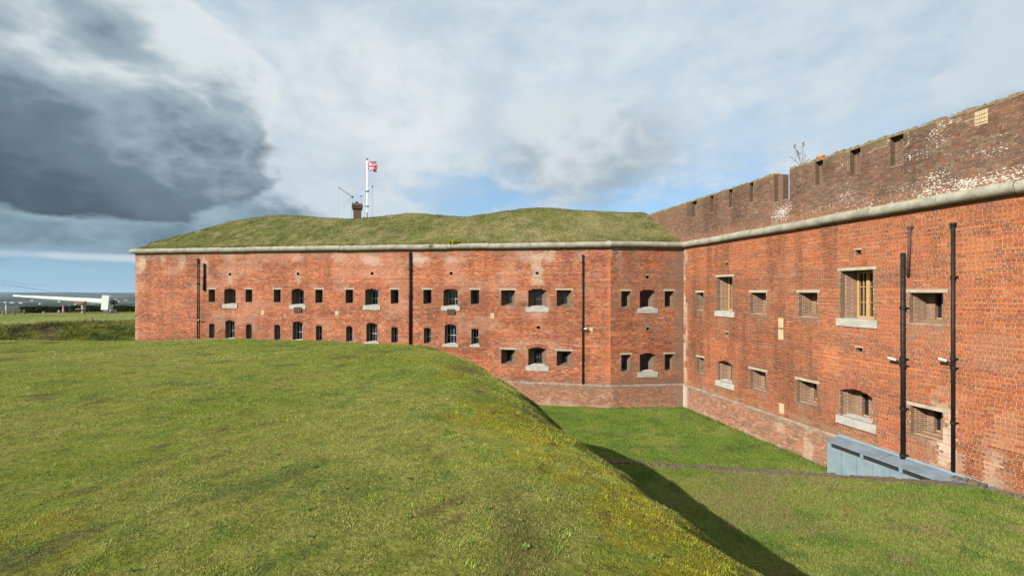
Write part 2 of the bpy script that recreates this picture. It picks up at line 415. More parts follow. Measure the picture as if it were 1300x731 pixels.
def panel(name, fr, u0, u1, v0, v1, excl, n, mat, parent, uoff=0.0):
    """flat sheet with openings cut out"""
    us = sorted(set([u0, u1]+[min(max(x, u0), u1) for e in excl for x in e[:2]]))
    vs = sorted(set([v0, v1]+[min(max(x, v0), v1) for e in excl for x in e[2:]]))
    mb = MB()
    for i in range(len(us)-1):
        um = (us[i]+us[i+1])/2
        run = None
        for j in range(len(vs)-1):
            vm = (vs[j]+vs[j+1])/2
            hole = any(e[0] < um < e[1] and e[2] < vm < e[3] for e in excl)
            if not hole:
                if run is None: run = vs[j]
            if (hole or j == len(vs)-2) and run is not None:
                top = vs[j] if hole else vs[j+1]
                mb.quad(fr.p(us[i], run, n), fr.p(us[i+1], run, n), fr.p(us[i+1], top, n), fr.p(us[i], top, n)); run = None
    return mb.build(name, mat, parent, fix=False)

def palette(n, r, cols, w, var=.66):
    cols = np.array(cols); w = np.asarray(w, float)
    if w.ndim == 1: w = np.repeat(w[None], n, 0)
    cw = np.cumsum(w/w.sum(1, keepdims=True), 1); q = r.random(n)[:, None]
    i = (q > cw).sum(1).clip(0, len(cols)-1)
    c = cols[i]*(1+r.normal(0, .10, n))[:, None]*(1+r.normal(0, .035, (n, 3)))
    mean = (w/w.sum(1, keepdims=True)) @ cols
    return np.clip(c*var+mean*(1-var), .01, .9)
def lerp(c, t, f): return c*(1-f[:, None]) + np.array(t)[None]*f[:, None]
def near_openings(u, v, openings):
    d = np.full(len(u), 9.0)
    for (a, b, c_, e) in openings:
        dx = np.maximum(np.maximum(a-u, u-b), 0); dz = np.maximum(np.maximum(c_-v, v-e), 0)
        d = np.minimum(d, np.hypot(dx, dz))
    return d

# ------------------------------------------------------------------ openings
LB = {'L': [], 'F': [], 'R': [], 'P': []}     # cut-outs per wall
OPEN = {'L': [], 'F': [], 'R': [], 'P': []}   # plain rectangles, for staining round them
FR = {'L': L, 'F': FA, 'R': R, 'P': R}
TODO = []                                     # windows to build once the buildings exist
def opening(wall, uc, w, z0, z1, rise=0.0, **kw):
    spring = z1-rise; h = w/2
    LB[wall].append((uc-h, uc+h, z0, spring))
    if rise > 0:
        ns = 10
        for i in range(ns):
            a = -h + w*i/ns; b = a + w/ns; m_ = (a+b)/2
            top = spring + rise*(1-(m_/h)**2)
            LB[wall].append((uc+a, uc+b, spring-.001, top))
    OPEN[wall].append((uc-h, uc+h, z0, z1))
    TODO.append((wall, uc, w, z0, z1, rise, kw))
def cz(x): return CAMZ+x
# left block, five bays
for (xs, xc, xe) in ((269, 292, 316), (352, 378, 405), (443.5, 472, 501), (542.5, 572, 603)):
    for x in (xs, xe):
        u = L.at(x)[0]; k = u/LLEN
        opening('L', u, .56, cz(.24-.09*k-.95), cz(.24-.09*k), inner=(.44, .06, .08), depth=.62, lintel=1, style='bars_dark')
        opening('L', u, .48, cz(-3.42), cz(-2.31-.07*k), rise=.07, inner=(.43, .03, .03), depth=.34, arch=1, style='bars_white', sill=(.15 if x > 600 else 0))
    u = L.at(xc)[0]; k = u/LLEN
    opening('L', u, .98, cz(-.85-.10*k), cz(.30-.08*k), rise=.12, inner=(.70, .08, .05), depth=.66, arch=1, sill=.30, style='bars_grey')
    opening('L', u, .80, cz(-3.42), cz(-2.04-.06*k), rise=.12, inner=(.74, .04, .03), depth=.36, arch=1, sill=.18, style='bars_white')
for x in (645, 716):
    u = L.at(x)[0]
    opening('L', u, .90, cz(-.85), cz(.14), inner=(.34, .14, .12), depth=.50, lintel=1, style='slit')
    opening('L', u, .90, cz(-4.60), cz(-3.66), inner=(.34, .14, .12), depth=.50, lintel=1, style='slit')
u = L.at(682)[0]
opening('L', u, 1.14, cz(-.95), cz(.24), rise=.13, inner=(.50, .14, .10), depth=.50, arch=1, sill=.30, style='bars_dark')
opening('L', u, 1.14, cz(-4.66), cz(-3.48), rise=.13, inner=(.50, .14, .10), depth=.50, arch=1, sill=.31, style='bars_dark')
# canted bay
for x in (794.5, 849.5):
    u = FA.at(x)[0]
    opening('F', u, .58, cz(-.90), cz(.08), inner=(.24, .10, .10), depth=.42, lintel=1, style='slit')
    opening('F', u, .58, cz(-4.85), cz(-3.83), inner=(.24, .10, .10), depth=.42, lintel=1, style='slit')
u = FA.at(822)[0]
opening('F', u, 1.0, cz(-1.0), cz(.17), rise=.12, inner=(.46, .14, .10), depth=.50, arch=1, sill=.29, style='bars_dark')
opening('F', u, 1.0, cz(-4.93), cz(-3.74), rise=.12, inner=(.46, .14, .10), depth=.50, arch=1, sill=.31, style='bars_dark')
# rampart wall
def rspan(a, b): ua = R.at(a)[0]; ub = R.at(b)[0]; return (ua+ub)/2, ub-ua
for (a, b) in ((884.6, 893.2), (953.3, 972.8), (1014.5, 1037.8), (1155, 1197.5)):
    uc, w = rspan(a, b); sm = a < 900
    opening('R', uc, w, cz(-1.04), cz(-.01), inner=(w*.62, .04, .14), depth=.66, lintel=1, style='blocked' if not sm else 'slit')
for (a, b) in ((885, 893.3), (953, 972.2), (1012.3, 1037.2), (1156.5, 1197)):
    uc, w = rspan(a, b); sm = a < 900
    opening('R', uc, w, cz(-4.78), cz(-3.82), inner=(w*.62, .04, .14), depth=.60, lintel=1, style='blocked' if not sm else 'slit')
for (a, b) in ((910.4, 930), (1067.2, 1108.5)):
    uc, w = rspan(a, b)
    opening('R', uc, w, cz(-1.03), cz(.84), inner=(w*.66, .04, .02), depth=.62, lintel=1, sill=.29, style='oak')
for (a, b) in ((911.4, 929.8), (1067, 1107.3)):
    uc, w = rspan(a, b)
    opening('R', uc, w, cz(-4.86), cz(-3.70), rise=.16, inner=(w*.66, .10, .08), depth=.58, arch=1, sill=.30, style='blocked')
# small square vents
VENTS = []
def vent(wall, x, y, w=.2, h=.2):
    u, z = FR[wall].at(x, y); LB[wall].append((u-w/2, u+w/2, z-h/2, z+h/2)); VENTS.append((wall, u, z, w, h))
for (x, y) in ((292, 348), (378.5, 347.5), (472.5, 347), (572.8, 347), (682, 346.8), (683.5, 415.5)): vent('L', x, y)
for (x, y) in ((822, 351.5), (822.3, 417)): vent('F', x, y)
for (x, y, w, h) in ((922.6, 335.5, .2, .2), (1089.5, 320.5, .2, .2), (1091, 444, .22, .17), (922.8, 423.5, .2, .18)): vent('R', x, y, w, h)

# parapet: slots from the top down
PT = CAMZ+5.46; PB = CT-.06
BACK = 5.2                        # the parapet runs on behind the turf roof
SLOTS = []
for (a, b, yb, kind) in ((878.5, 885, 275.5, 0), (901.5, 906, 270, 0), (925.5, 930.2, 263.5, 0), (951.8, 957, 256.5, 0), (983, 1002.8, 254.5, 2),
                         (1035.5, 1045.5, 234.5, 1), (1079.5, 1093, 222.5, 1), (1130.5, 1147.5, 210, 1)):
    ua = R.at(a)[0]; ub = R.at(b)[0]; zb = R.at((a+b)/2, yb)[1]
    SLOTS.append((ua, ub, zb, kind)); LB['P'].append((ua, ub, zb, PT+.2)); OPEN['P'].append((ua, ub, zb, PT))

# ------------------------------------------------------------------ buildings (things)
fort = empty('barrack_block', (K0.x, K0.y, 0))
tag(fort, 'long red brick casemate block with small windows under a turf roof', 'building')
ramp = empty('rampart_wall', (K2.x, K2.y, 0))
tag(ramp, 'tall orange brick rampart wall with notched brown parapet and stone cordon', 'wall')
ROOT = {'L': fort, 'F': fort, 'R': ramp, 'P': ramp}
ORANGE, RED, BROWN, PURP, PINK, TAN = (.300, .092, .034), (.258, .069, .033), (.172, .072, .041), (.135, .061, .044), (.285, .112, .066), (.285, .130, .066)
def cols_R(B, r):
    u = (B[:, 0]+B[:, 1])/2; v = (B[:, 2]+B[:, 3])/2; n = len(u)
    band = fbm(u*.28, v*2.8, 3, 5); big = fbm(u*.25, v*.35, 8, 3)
    dk = smooth(.42, .68, band)
    hi = smooth(CAMZ+.6, CAMZ+2.4, v)
    w = np.stack([.52+.25*hi-.25*dk, .36-.06*hi-.05*dk, .08+.38*dk*(1-.5*hi)+.10*smooth(.5, .7, big), .04+.30*dk*(1-.5*hi), .07*np.ones(n), .10*np.ones(n)], 1).clip(.01)
    c = palette(n, r, [ORANGE, RED, BROWN, PURP, PINK, TAN], w)
    # dark blue-brown brick surrounds of the openings
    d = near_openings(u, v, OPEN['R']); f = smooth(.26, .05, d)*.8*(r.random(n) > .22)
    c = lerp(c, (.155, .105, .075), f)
    c = c*(1-.34*smooth(.50, .72, fbm(u*2.6, v*.22, 44, 4)))[:, None]*(1-.22*smooth(.48, .66, big))[:, None]
    for (x0_, x1_, y0_, y1_, t_, a_) in ((1118, 1140, 388, 436, (.30, .10, .05), .55), (1226, 1262, 300, 352, (.36, .13, .05), .5), (1232, 1290, 425, 470, (.25, .12, .075), .5), (1046, 1066, 440, 474, (.40, .15, .06), .5), (985, 1008, 330, 368, (.26, .105, .06), .45), (1260, 1298, 520, 570, (.38, .17, .09), .5)):
        ua_, ub_ = R.at(x0_)[0], R.at(x1_)[0]; zt_, zb_ = R.at((x0_+x1_)/2, y0_)[1], R.at((x0_+x1_)/2, y1_)[1]
        ins = (u > ua_+.12*np.sin(v*40)) & (u < ub_+.12*np.sin(v*33)) & (v > zb_) & (v < zt_); c = lerp(c, t_, ins*a_)
    for (a_, b_, z0_, z1_) in OPEN['R']:      # rain streaks below the openings
        f = ((u > a_-.05) & (u < b_+.05))*smooth(z0_-1.3, z0_-.3, v)*(v < z0_)*.45*smooth(.40, .65, fbm(u*7, v*.6, 43, 3)); c = lerp(c, (.16, .115, .085), f)
    # pale cement and lime at the corner and below old pipes
    f = smooth(.55, .12, u)*.75*smooth(.25, .6, fbm(u*6, v*1.5, 4)); c = lerp(c, (.47, .36, .27), f)
    ub, zb = R.at(1205, 560); f = smooth(.55, .1, np.abs(u-ub+.1))*smooth(cz(-2.6), cz(-4.4), v)*smooth(.35, .6, fbm(u*5, v*3, 6))*.6; c = lerp(c, (.56, .49, .41), f)
    ub2 = R.at(1262, 590)[0]; f = smooth(.4, .05, np.abs(u-ub2))*smooth(cz(-3.9), cz(-5.0), v)*.45*smooth(.3, .6, fbm(u*6, v*5, 7)); c = lerp(c, (.50, .38, .29), f)
    f = smooth(PL+.5, PL+.05, v)*.65*smooth(.3, .6, fbm(u*2, v*4, 9)); c = lerp(c, (.20, .14, .10), f)
    al = np.ones(n); f = smooth(PL+.4, PL, v)*.5; al -= f*smooth(.45, .7, fbm(u*1.2, v*2, 12))
    for (a, b, z0, z1) in OPEN['R']:
        al -= .40*((u > a-.05) & (u < b+.1) & (v < z0) & (v > z0-.45) & (z1-z0 < 1.1) & (z0 > cz(-2)))
    return np.concatenate([c, al.clip(.1, 1)[:, None]], 1)
def cols_L(B, r, wall):
    u = (B[:, 0]+B[:, 1])/2; v = (B[:, 2]+B[:, 3])/2; n = len(u)
    band = fbm(u*.22+(50 if wall == 'F' else 0), v*1.7, 13, 4); big = fbm(u*.18, v*.5, 18, 3)
    dk = smooth(.44, .70, band)
    w = np.stack([.46-.2*dk, .38-.08*dk, .07+.38*dk, .05+.24*dk, .15+.10*smooth(.5, .7, big), .06*np.ones(n)], 1).clip(.01)
    c = palette(n, r, [(.350, .124, .054), (.300, .092, .049), (.195, .090, .060), (.160, .080, .064), (.35, .155, .100), (.34, .172, .092)], w, 1.0)
    kr = np.floor(v/CH/2); c = c*(1+.30*(vnoise(u*1.1+13.7*kr, kr*5.0+.5, 14)-.5)+.22*(vnoise(u*.3+3.1*kr, kr*3.0+.5, 15)-.5))[:, None]
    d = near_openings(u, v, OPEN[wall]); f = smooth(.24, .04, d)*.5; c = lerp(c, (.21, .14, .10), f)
    c = c*(1-.16*smooth(.50, .72, fbm(u*2.2+9, v*.22, 46, 4)))[:, None]*(1-.22*smooth(.45, .66, fbm(u*.3, v*.9, 47, 3)))[:, None]
    al = np.ones(n)
    if wall == 'L':
        for (x, y, ru, rv, a) in ((472, 330, .9, .55, .8), (532, 330, .9, .65, .85), (578, 330, .9, .5, .6), (682, 345, .55, 1.4, .75), (668, 325, 1.0, .6, .55), (697, 325, .5, .6, .7), (292, 352, .35, .9, .6),
                                  (292, 325, 1.0, .4, .5), (260, 340, .4, 1.2, .6), (378, 350, .3, .8, .55), (378, 327, .7, .5, .55), (180, 335, .5, 1.1, .9), (207, 330, .25, .6, .5), (232, 330, .4, .9, .5), (430, 327, .9, .4, .4), (740, 325, .5, .4, .4), (683, 400, .5, .3, .4)):
            bu, bz = L.at(x, y); q = np.hypot((u-bu)/ru, (v-bz)/rv) + (fbm(u*3, v*3, 21)-.5)*1.1
            c = lerp(c, (.46, .37, .29), a*smooth(1.0, .35, q)*(r.random(n)*.5+.5))
        f = smooth(.45, .1, u)*.5*(r.random(n) > .4); c = lerp(c, (.45, .33, .26), f)
        f = smooth(.52, .70, fbm(u*.5, v*.8, 49, 4))*.35*(.4+.6*r.random(n)); c = lerp(c, (.46, .30, .22), f)
        f = smooth(LLEN-.32, LLEN-.05, u)*.5; c = lerp(c, (.5, .16, .06), f)
        f = smooth(PL+.5, PL, v)*.6; c = lerp(c, (.17, .12, .09), f*smooth(.3, .6, fbm(u, v*3, 5)))
    else:
        f = smooth(FLEN-1.0, FLEN-.15, u)*.75*smooth(.2, .6, fbm(u*3, v*1.2, 31)+.15); c = lerp(c, (.15, .12, .085), f)
        f = smooth(.35, .8, fbm(u*.8, v*.8, 33))*.45; c = lerp(c, (.19, .12, .085), f)
        f = smooth(1.1, .3, u)*smooth(cz(.8), cz(2.2), v)*.6*smooth(.35, .65, fbm(u*4, v*2, 37)); c = lerp(c, (.42, .35, .28), f)
        f = smooth(PL+.6, PL, v)*.6; c = lerp(c, (.14, .10, .075), f)
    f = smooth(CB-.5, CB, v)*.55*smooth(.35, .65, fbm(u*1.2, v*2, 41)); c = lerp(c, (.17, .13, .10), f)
    return np.concatenate([c, al[:, None]], 1)
def cols_P(B, r):
    u = (B[:, 0]+B[:, 1])/2; v = (B[:, 2]+B[:, 3])/2; n = len(u)
    g = fbm(u*.6, v*1.0, 51, 4)
    c = palette(n, r, [(.150, .082, .055), (.115, .068, .049), (.088, .060, .045), (.19, .085, .047), (.175, .13, .088)], [.34, .3, .2, .08, .14])
    c = c*(1-.3*smooth(.45, .7, fbm(u*1.4, v*.5, 48, 4)))[:, None]
    f = smooth(1.0, -4.5, u)*.45 + smooth(.55, .75, g)*.25; c = lerp(c, (.30, .14, .08), f.clip(0, .7)*(r.random(n)*.6+.4))
    f = smooth(CT+.6, CT, v)*.45*(r.random(n)); c = lerp(c, (.38, .16, .08), f)
    f = smooth(PT-.35, PT, v)*.6; c = lerp(c, (.13, .115, .06), f*smooth(.3, .6, fbm(u*2, v*2, 54)))
    # lichen grows thick towards the near end, low down and along the top
    near = smooth(3.0, 12.5, u)
    low = smooth(CT+1.0, CT+.25, v)
    lm = .31 + near*(.10+.13*low) + .55*(fbm(u*1.3, v*2.4, 57)-.5)*(.35+.65*near)
    lm += .16*smooth(PT-.9, PT-.3, v)*smooth(9.2, 10.2, u)*smooth(.4, .65, fbm(u*1.5, v*2, 60))
    ug, zg = R.at(990, 272); lm += .26*smooth(.9, .1, np.hypot(u-ug, (v-zg)*.8))
    return np.concatenate([c, (1-lm).clip(.12, 1)[:, None]], 1)
def cols_pl(B, r, wall):
    u = (B[:, 0]+B[:, 1])/2; v = (B[:, 2]+B[:, 3])/2; n = len(u)
    c = palette(n, r, [(.28, .135, .085), (.20, .105, .072), (.145, .095, .07), (.31, .205, .145), (.34, .125, .06)], [.3, .28, .2, .10, .12], .8)
    g = fbm(u*.9, v*2, 61, 4); f = smooth(PL-.6, PL, v)*.75*smooth(.25, .6, g); c = lerp(c, (.155, .11, .08), f)
    f = smooth(.57, .74, fbm(u*1.4, v*1.1, 64))*.55; c = lerp(c, (.42, .32, .25), f)
    f = smooth(.35, 0, v)*.45*smooth(.3, .6, fbm(u*2, v*3, 68)); c = lerp(c, (.33, .26, .19), f)
    if wall == 'R': f = smooth(.7, .2, u)*.8; c = lerp(c, (.47, .42, .36), f)
    if wall == 'F': f = smooth(FLEN-.8, FLEN-.2, u)*.6; c = lerp(c, (.17, .15, .12), f)
    al = 1-(smooth(PL-.5, PL-.1, v)*.55*smooth(.4, .65, fbm(u*1.5, v*2.5, 66)))
    return np.concatenate([c, al.clip(.1, 1)[:, None]], 1)

from mathutils import Matrix
def part(o, parent):
    """parent a part that was built in world coordinates"""
    o.parent = parent
    o.matrix_parent_inverse = PINV[parent.name]
    PINV[o.name] = Matrix()
    return o
PINV = {fort.name: Matrix.Translation(-fort.location), ramp.name: Matrix.Translation(-ramp.location)}
def thing(name, loc, label, cat, group=None):
    o = empty(name, loc); tag(o, label, cat, group); PINV[o.name] = Matrix.Translation(-Vector(loc)); return o

for (wall, fr, u0, u1, v0, v1, nm) in (('L', L, 0, LLEN, PL-.02, CB+.30, 'wall_face'), ('F', FA, 0, FLEN, PL-.02, CB+.05, 'wall_face'), ('R', R, 0, RLEN, PL-.02, CB+.05, 'wall_face')):
    part(panel(nm, fr, u0, u1, v0, v1, LB[wall], 0.0 if wall == 'R' else .005, M['mortar'] if wall == 'R' else M['mortar_L'], None), ROOT[wall])
    B = lay(u0, u1, v0, v1, LB[wall], 5, .08 if wall == 'R' else .2286)
    r = np.random.default_rng(11)
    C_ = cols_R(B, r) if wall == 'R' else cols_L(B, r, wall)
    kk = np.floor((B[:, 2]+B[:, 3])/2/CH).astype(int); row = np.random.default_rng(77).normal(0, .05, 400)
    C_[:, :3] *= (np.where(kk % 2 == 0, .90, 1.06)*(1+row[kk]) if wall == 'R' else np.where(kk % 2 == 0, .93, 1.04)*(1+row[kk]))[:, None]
    if wall == 'R':
        # the 300 bricks that show largest are objects of their own
        u = (B[:, 0]+B[:, 1])/2; v = (B[:, 2]+B[:, 3])/2
        px = np.array([650+535*(R.p(a, 0).x/R.p(a, 0).y) for a in u]); dep = np.array([R.p(a, 0).y for a in u])
        py = 371-535*(v-CAMZ)/dep
        full = ((B[:, 1]-B[:, 0]) > .19) & ((B[:, 3]-B[:, 2]) > .055) & (px < 1299) & (py > 245) & (py < 634)
        idx = np.where(full)[0]; idx = idx[np.argsort(dep[idx])][:300]
        sel = np.zeros(len(B), bool); sel[idx] = True
        me = None
        for i in idx:
            if me is None:
                q = MB(); w2, h2 = .1045, .0313
                q.hexa([(-w2, -.012, -h2), (w2, -.012, -h2), (w2-.002, .012, -h2+.002), (-w2+.002, .012, -h2+.002),
                        (-w2, -.012, h2), (w2, -.012, h2), (w2-.002, .012, h2-.002), (-w2+.002, .012, h2-.002)])
                o = q.build('brick', M['brick_single']); me = o.data
            else:
                o = link(bpy.data.objects.new('brick', me))
            o.rotation_euler = (0, 0, math.atan2(R.N.y, R.N.x)-math.pi/2)
            o.location = R.p(u[i], v[i], random.uniform(-.003, .003)); o.scale = ((B[i, 1]-B[i, 0])/.209, 1, 1)
            o.color = tuple(C_[i]); part(o, ramp)
        B = B[~sel]; C_ = C_[~sel]
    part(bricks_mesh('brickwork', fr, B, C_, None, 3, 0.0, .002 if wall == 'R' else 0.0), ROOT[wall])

# plinth, set 9 cm proud, with a weathered sloping cap
def off_corner(A, B_, n):   # corner of two frames' planes both moved out by n
    p1 = Vector((A.O.x+A.N.x*n, A.O.y+A.N.y*n)); p2 = Vector((B_.O.x+B_.N.x*n, B_.O.y+B_.N.y*n))
    d = p2-p1; det = A.U.x*(-B_.U.y) + A.U.y*B_.U.x
    t_ = (d.x*(-B_.U.y) + d.y*B_.U.x)/det
    return p1 + A.U*t_
PN = .09
k1 = off_corner(L, FA, PN); k2 = off_corner(FA, R, PN)
pl_frames = [('L', L, 0, (k1-K0).dot(L.U)), ('F', FA, (k1-K1).dot(FA.U), (k2-K1).dot(FA.U)), ('R', R, (k2-K2).dot(R.U), RLEN)]
for (wall, fr, u0, u1) in pl_frames:
    part(panel('plinth', fr, u0, u1, -.4, PL-.06, [], PN if wall == 'R' else PN+.0085, M['mortar_dk'] if wall == 'R' else M['mortar_pl'], None), ROOT[wall])
    ulo = u0 if wall != 'L' else 22.0
    B = lay(ulo, u1, -.2, PL-.06, [], 9, .08 if wall == 'R' else .2286); r = np.random.default_rng(21)
    part(bricks_mesh('plinth_brickwork', fr, B, cols_pl(B, r, wall), None, 4, PN, .002 if wall == 'R' else 0.0), ROOT[wall])
    mb = MB(); n = int((u1-u0)/.6)+1
    w0 = {'L': 0, 'F': 0, 'R': 0}[wall]; w1 = {'L': LLEN, 'F': FLEN, 'R': RLEN}[wall]
    for i in range(n):
        a, b = i/n, (i+1)/n
        j = random.uniform(-.006, .006)
        mb.add([fr.p(u0+(u1-u0)*a, PL-.06+j, PN+.012), fr.p(u0+(u1-u0)*b, PL-.06+j, PN+.012), fr.p(w0+(w1-w0)*b, PL+.035, .016), fr.p(w0+(w1-w0)*a, PL+.035, .016),
                fr.p(u0+(u1-u0)*a, PL-.09, PN+.012), fr.p(u0+(u1-u0)*b, PL-.09, PN+.012)], [(0, 1, 2, 3), (4, 5, 1, 0)])
    part(mb.build('plinth_cap', M['cap'], None, fix=False), ROOT[wall])

# cordon stones
PATH = [('L', K0, LLEN), ('F', K1, FLEN), ('R', K2, RLEN)]
def cordon_section(fr, u, n_dir, zoff):
    """round-nosed profile; n_dir is the (mitred) outward vector at this station"""
    b = Vector((fr.O.x+fr.U.x*u, fr.O.y+fr.U.y*u)); P = []
    zc = (CB+CT)/2 + zoff; r = (CT-CB)/2; cn = .105
    prof = [(-.12, zc-r)] + [(cn+r*math.sin(a), zc-r*math.cos(a)) for a in [math.pi*k/10 for k in range(11)]] + [(-.12, zc+r)]
    return [Vector((b.x+n_dir.x*n, b.y+n_dir.y*n, z)) for n, z in prof]
def miter(A, B_): m_ = (A.N+B_.N).normalized(); return m_/m_.dot(A.N)
END = {('L', 0): L.N - L.U*1.0, ('L', 1): miter(L, FA), ('F', 0): miter(L, FA), ('F', 1): miter(FA, R), ('R', 0): miter(FA, R), ('R', 1): R.N}
for wall, O_, ln in PATH:
    fr = FR[wall]; s = 0.0; seg = {'L': 2.6, 'F': 2.35, 'R': 1.9}[wall]
    while s < ln-.01:
        e = s + seg*random.uniform(.85, 1.15)
        if ln-e < .8: e = ln
        ga = 0 if s == 0 else .011; gb = 0 if e == ln else .011
        jz = random.uniform(-.014, .014); jn = random.uniform(-.03, .03)
        za = (lift(s) if wall == 'L' else 0)+jz; zb = (lift(e) if wall == 'L' else 0)+jz
        na = END[(wall, 0)] if s == 0 else fr.N; nb = END[(wall, 1)] if e == ln else fr.N
        st = []
        steps = 6
        for k in range(steps+1):
            q = k/steps; nd = na if k == 0 else nb if k == steps else fr.N
            st.append(cordon_section(fr, s+ga+(e-gb-s-ga)*q, nd*(1+jn), za+(zb-za)*q+(random.uniform(-.005, .005) if 0 < k < steps else 0)))
        mb = MB(); m_ = len(st[0]); vs = [p_ for sec in st for p_ in sec]
        fs = [(k*m_+i, (k+1)*m_+i, (k+1)*m_+i+1, k*m_+i+1) for k in range(steps) for i in range(m_-1)]
        fs += [tuple(range(m_)), tuple(steps*m_+i for i in range(m_))[::-1]]
        mb.add(vs, fs); o = mb.build('cordon_stone', M['cordon'], None, smooth=False)
        part(o, ROOT[wall]); s = e

# far return of the block on the left, and its back
mb = MB()
bk = Vector((.1944, .981))
a0 = Vector((K0.x, K0.y)); a1 = a0+bk*14; a2 = Vector((K2.x, K2.y)) - R.U*14
zt = CT+.2
mb.quad((a0.x, a0.y, -.4), (a1.x, a1.y, -.4), (a1.x, a1.y, zt), (a0.x, a0.y, zt))
mb.quad((a1.x, a1.y, -.4), (a2.x, a2.y, -.4), (a2.x, a2.y, zt), (a1.x, a1.y, zt))
part(mb.build('rear_wall', M['sidebrick'], None, fix=False), fort)

# ------------------------------------------------------------------ windows
def arch_pts(uc, w, z0, z1, rise, ns=10):
    h = w/2; sp = z1-rise
    pts = [(uc-h, z0), (uc+h, z0)]
    if rise <= 0: pts += [(uc+h, z1), (uc-h, z1)]
    else:
        for i in range(ns+1):
            a = h - w*i/ns; pts.append((uc+a, sp+rise*(1-(a/h)**2)))
    return pts
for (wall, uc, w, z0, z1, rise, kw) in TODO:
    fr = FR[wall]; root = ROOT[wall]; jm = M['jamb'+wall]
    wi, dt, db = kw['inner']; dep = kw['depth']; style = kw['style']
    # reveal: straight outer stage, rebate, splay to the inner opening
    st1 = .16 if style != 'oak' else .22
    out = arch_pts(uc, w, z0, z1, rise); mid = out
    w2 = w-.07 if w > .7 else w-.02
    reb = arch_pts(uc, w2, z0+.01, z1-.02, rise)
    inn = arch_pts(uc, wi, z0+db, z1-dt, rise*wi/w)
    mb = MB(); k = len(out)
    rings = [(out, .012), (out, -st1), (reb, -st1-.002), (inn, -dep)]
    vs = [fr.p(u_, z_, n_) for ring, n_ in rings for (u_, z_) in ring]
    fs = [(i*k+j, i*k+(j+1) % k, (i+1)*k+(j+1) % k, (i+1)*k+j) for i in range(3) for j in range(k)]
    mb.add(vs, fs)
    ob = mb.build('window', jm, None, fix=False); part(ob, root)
    # glazing or blocking
    iz0, iz1 = z0+db, z1-dt; ua, ub = uc-wi/2, uc+wi/2; nb = -dep+.01
    def bar(mb, a, b, c_, d, n0, n1): 
        mb.hexa([fr.p(a, c_, n0), fr.p(b, c_, n0), fr.p(b, c_, n1), fr.p(a, c_, n1), fr.p(a, d, n0), fr.p(b, d, n0), fr.p(b, d, n1), fr.p(a, d, n1)])
    pane = MB(); pane.quad(fr.p(ua, iz0, nb-.04), fr.p(ub, iz0, nb-.04), fr.p(ub, iz1+.0, nb-.04), fr.p(ua, iz1, nb-.04))
    fm = MB(); t_ = .035
    if style == 'oak':
        fw = .075
        bar(fm, ua, ua+fw, iz0, iz1, nb-.05, nb+.05); bar(fm, ub-fw, ub, iz0, iz1, nb-.05, nb+.05)
        bar(fm, ua+fw, ub-fw, iz0, iz0+.09, nb-.05, nb+.05); bar(fm, ua+fw, ub-fw, iz1-fw, iz1, nb-.05, nb+.05)
        mid_ = (ua+ub)/2; bar(fm, mid_-.06, mid_+.06, iz0+.09, iz1-fw, nb-.05, nb+.045)
        for q in (.34, .67): z_ = iz0+(iz1-iz0)*q; bar(fm, ua+fw, ub-fw, z_-.012, z_+.012, nb-.04, nb+.03)
        for q in (.27, .73): x_ = ua+(ub-ua)*q; bar(fm, x_-.01, x_+.01, iz0+.09, iz1-fw, nb-.04, nb+.028)
        part(fm.build('frame', M['oak'], None), ob); part(pane.build('pane', M['glass'], None, fix=False), ob)
    elif style.startswith('bars'):
        fmat = {'bars_dark': M['dark_paint'], 'bars_white': M['grey_paint'], 'bars_grey': M['grey_paint']}[style]
        f2 = .03
        bar(fm, ua, ua+f2, iz0, iz1, nb-.03, nb+.02); bar(fm, ub-f2, ub, iz0, iz1, nb-.03, nb+.02)
        bar(fm, ua+f2, ub-f2, iz0, iz0+f2, nb-.03, nb+.02); bar(fm, ua+f2, ub-f2, iz1-f2-rise*.5, iz1, nb-.03, nb+.02)
        mid_ = (ua+ub)/2
        if wi > .45:
            for q in (.36, .66): x_ = ua+(ub-ua)*q; bar(fm, x_-.008, x_+.008, iz0+f2, iz1-f2, nb-.03, nb+.015)
        else: bar(fm, mid_-.01, mid_+.01, iz0+f2, iz1-f2, nb-.03, nb+.015)
        zz = (.42,) if iz1-iz0 > .7 else (.5,)
        for q in zz: z_ = iz0+(iz1-iz0)*q; bar(fm, ua+f2, ub-f2, z_-.016, z_+.016, nb-.03, nb+.018)
        part(fm.build('frame', fmat, None), ob); part(pane.build('pane', M['glass'], None, fix=False), ob)
    elif style == 'slit':
        f2 = .03
        bar(fm, ua, ua+f2, iz0, iz1, nb-.03, nb+.02); bar(fm, ub-f2, ub, iz0, iz1, nb-.03, nb+.02)
        bar(fm, ua+f2, ub-f2, iz1-f2, iz1, nb-.03, nb+.02); bar(fm, ua+f2, ub-f2, iz0, iz0+f2, nb-.03, nb+.02)
        part(fm.build('frame', M['dark_paint'], None), ob); part(pane.build('pane', M['glass'], None, fix=False), ob)
    elif style == 'blocked':
        # brick pier fills the middle, a narrow dark light remains beside it
        pier = MB(); bar(pier, ua-.02, uc-.10*w, iz0-.02, iz1+.02, nb-.1, nb+.10); bar(pier, uc+.10*w, ub+.02, iz0-.02, iz1+.02, nb-.1, nb+.10)
        part(pier.build('blocking_pier', jm, None), ob)
        bar(fm, uc+.10*w-.04, uc+.10*w-.001, iz0, iz1, nb-.04, nb+.03)
        bar(fm, uc-.10*w+.001, uc+.10*w-.04, iz0, iz0+.05, nb-.04, nb+.03)
        part(fm.build('frame', M['tan_wood'], None), ob); part(pane.build('pane', M['glass'], None, fix=False), ob)
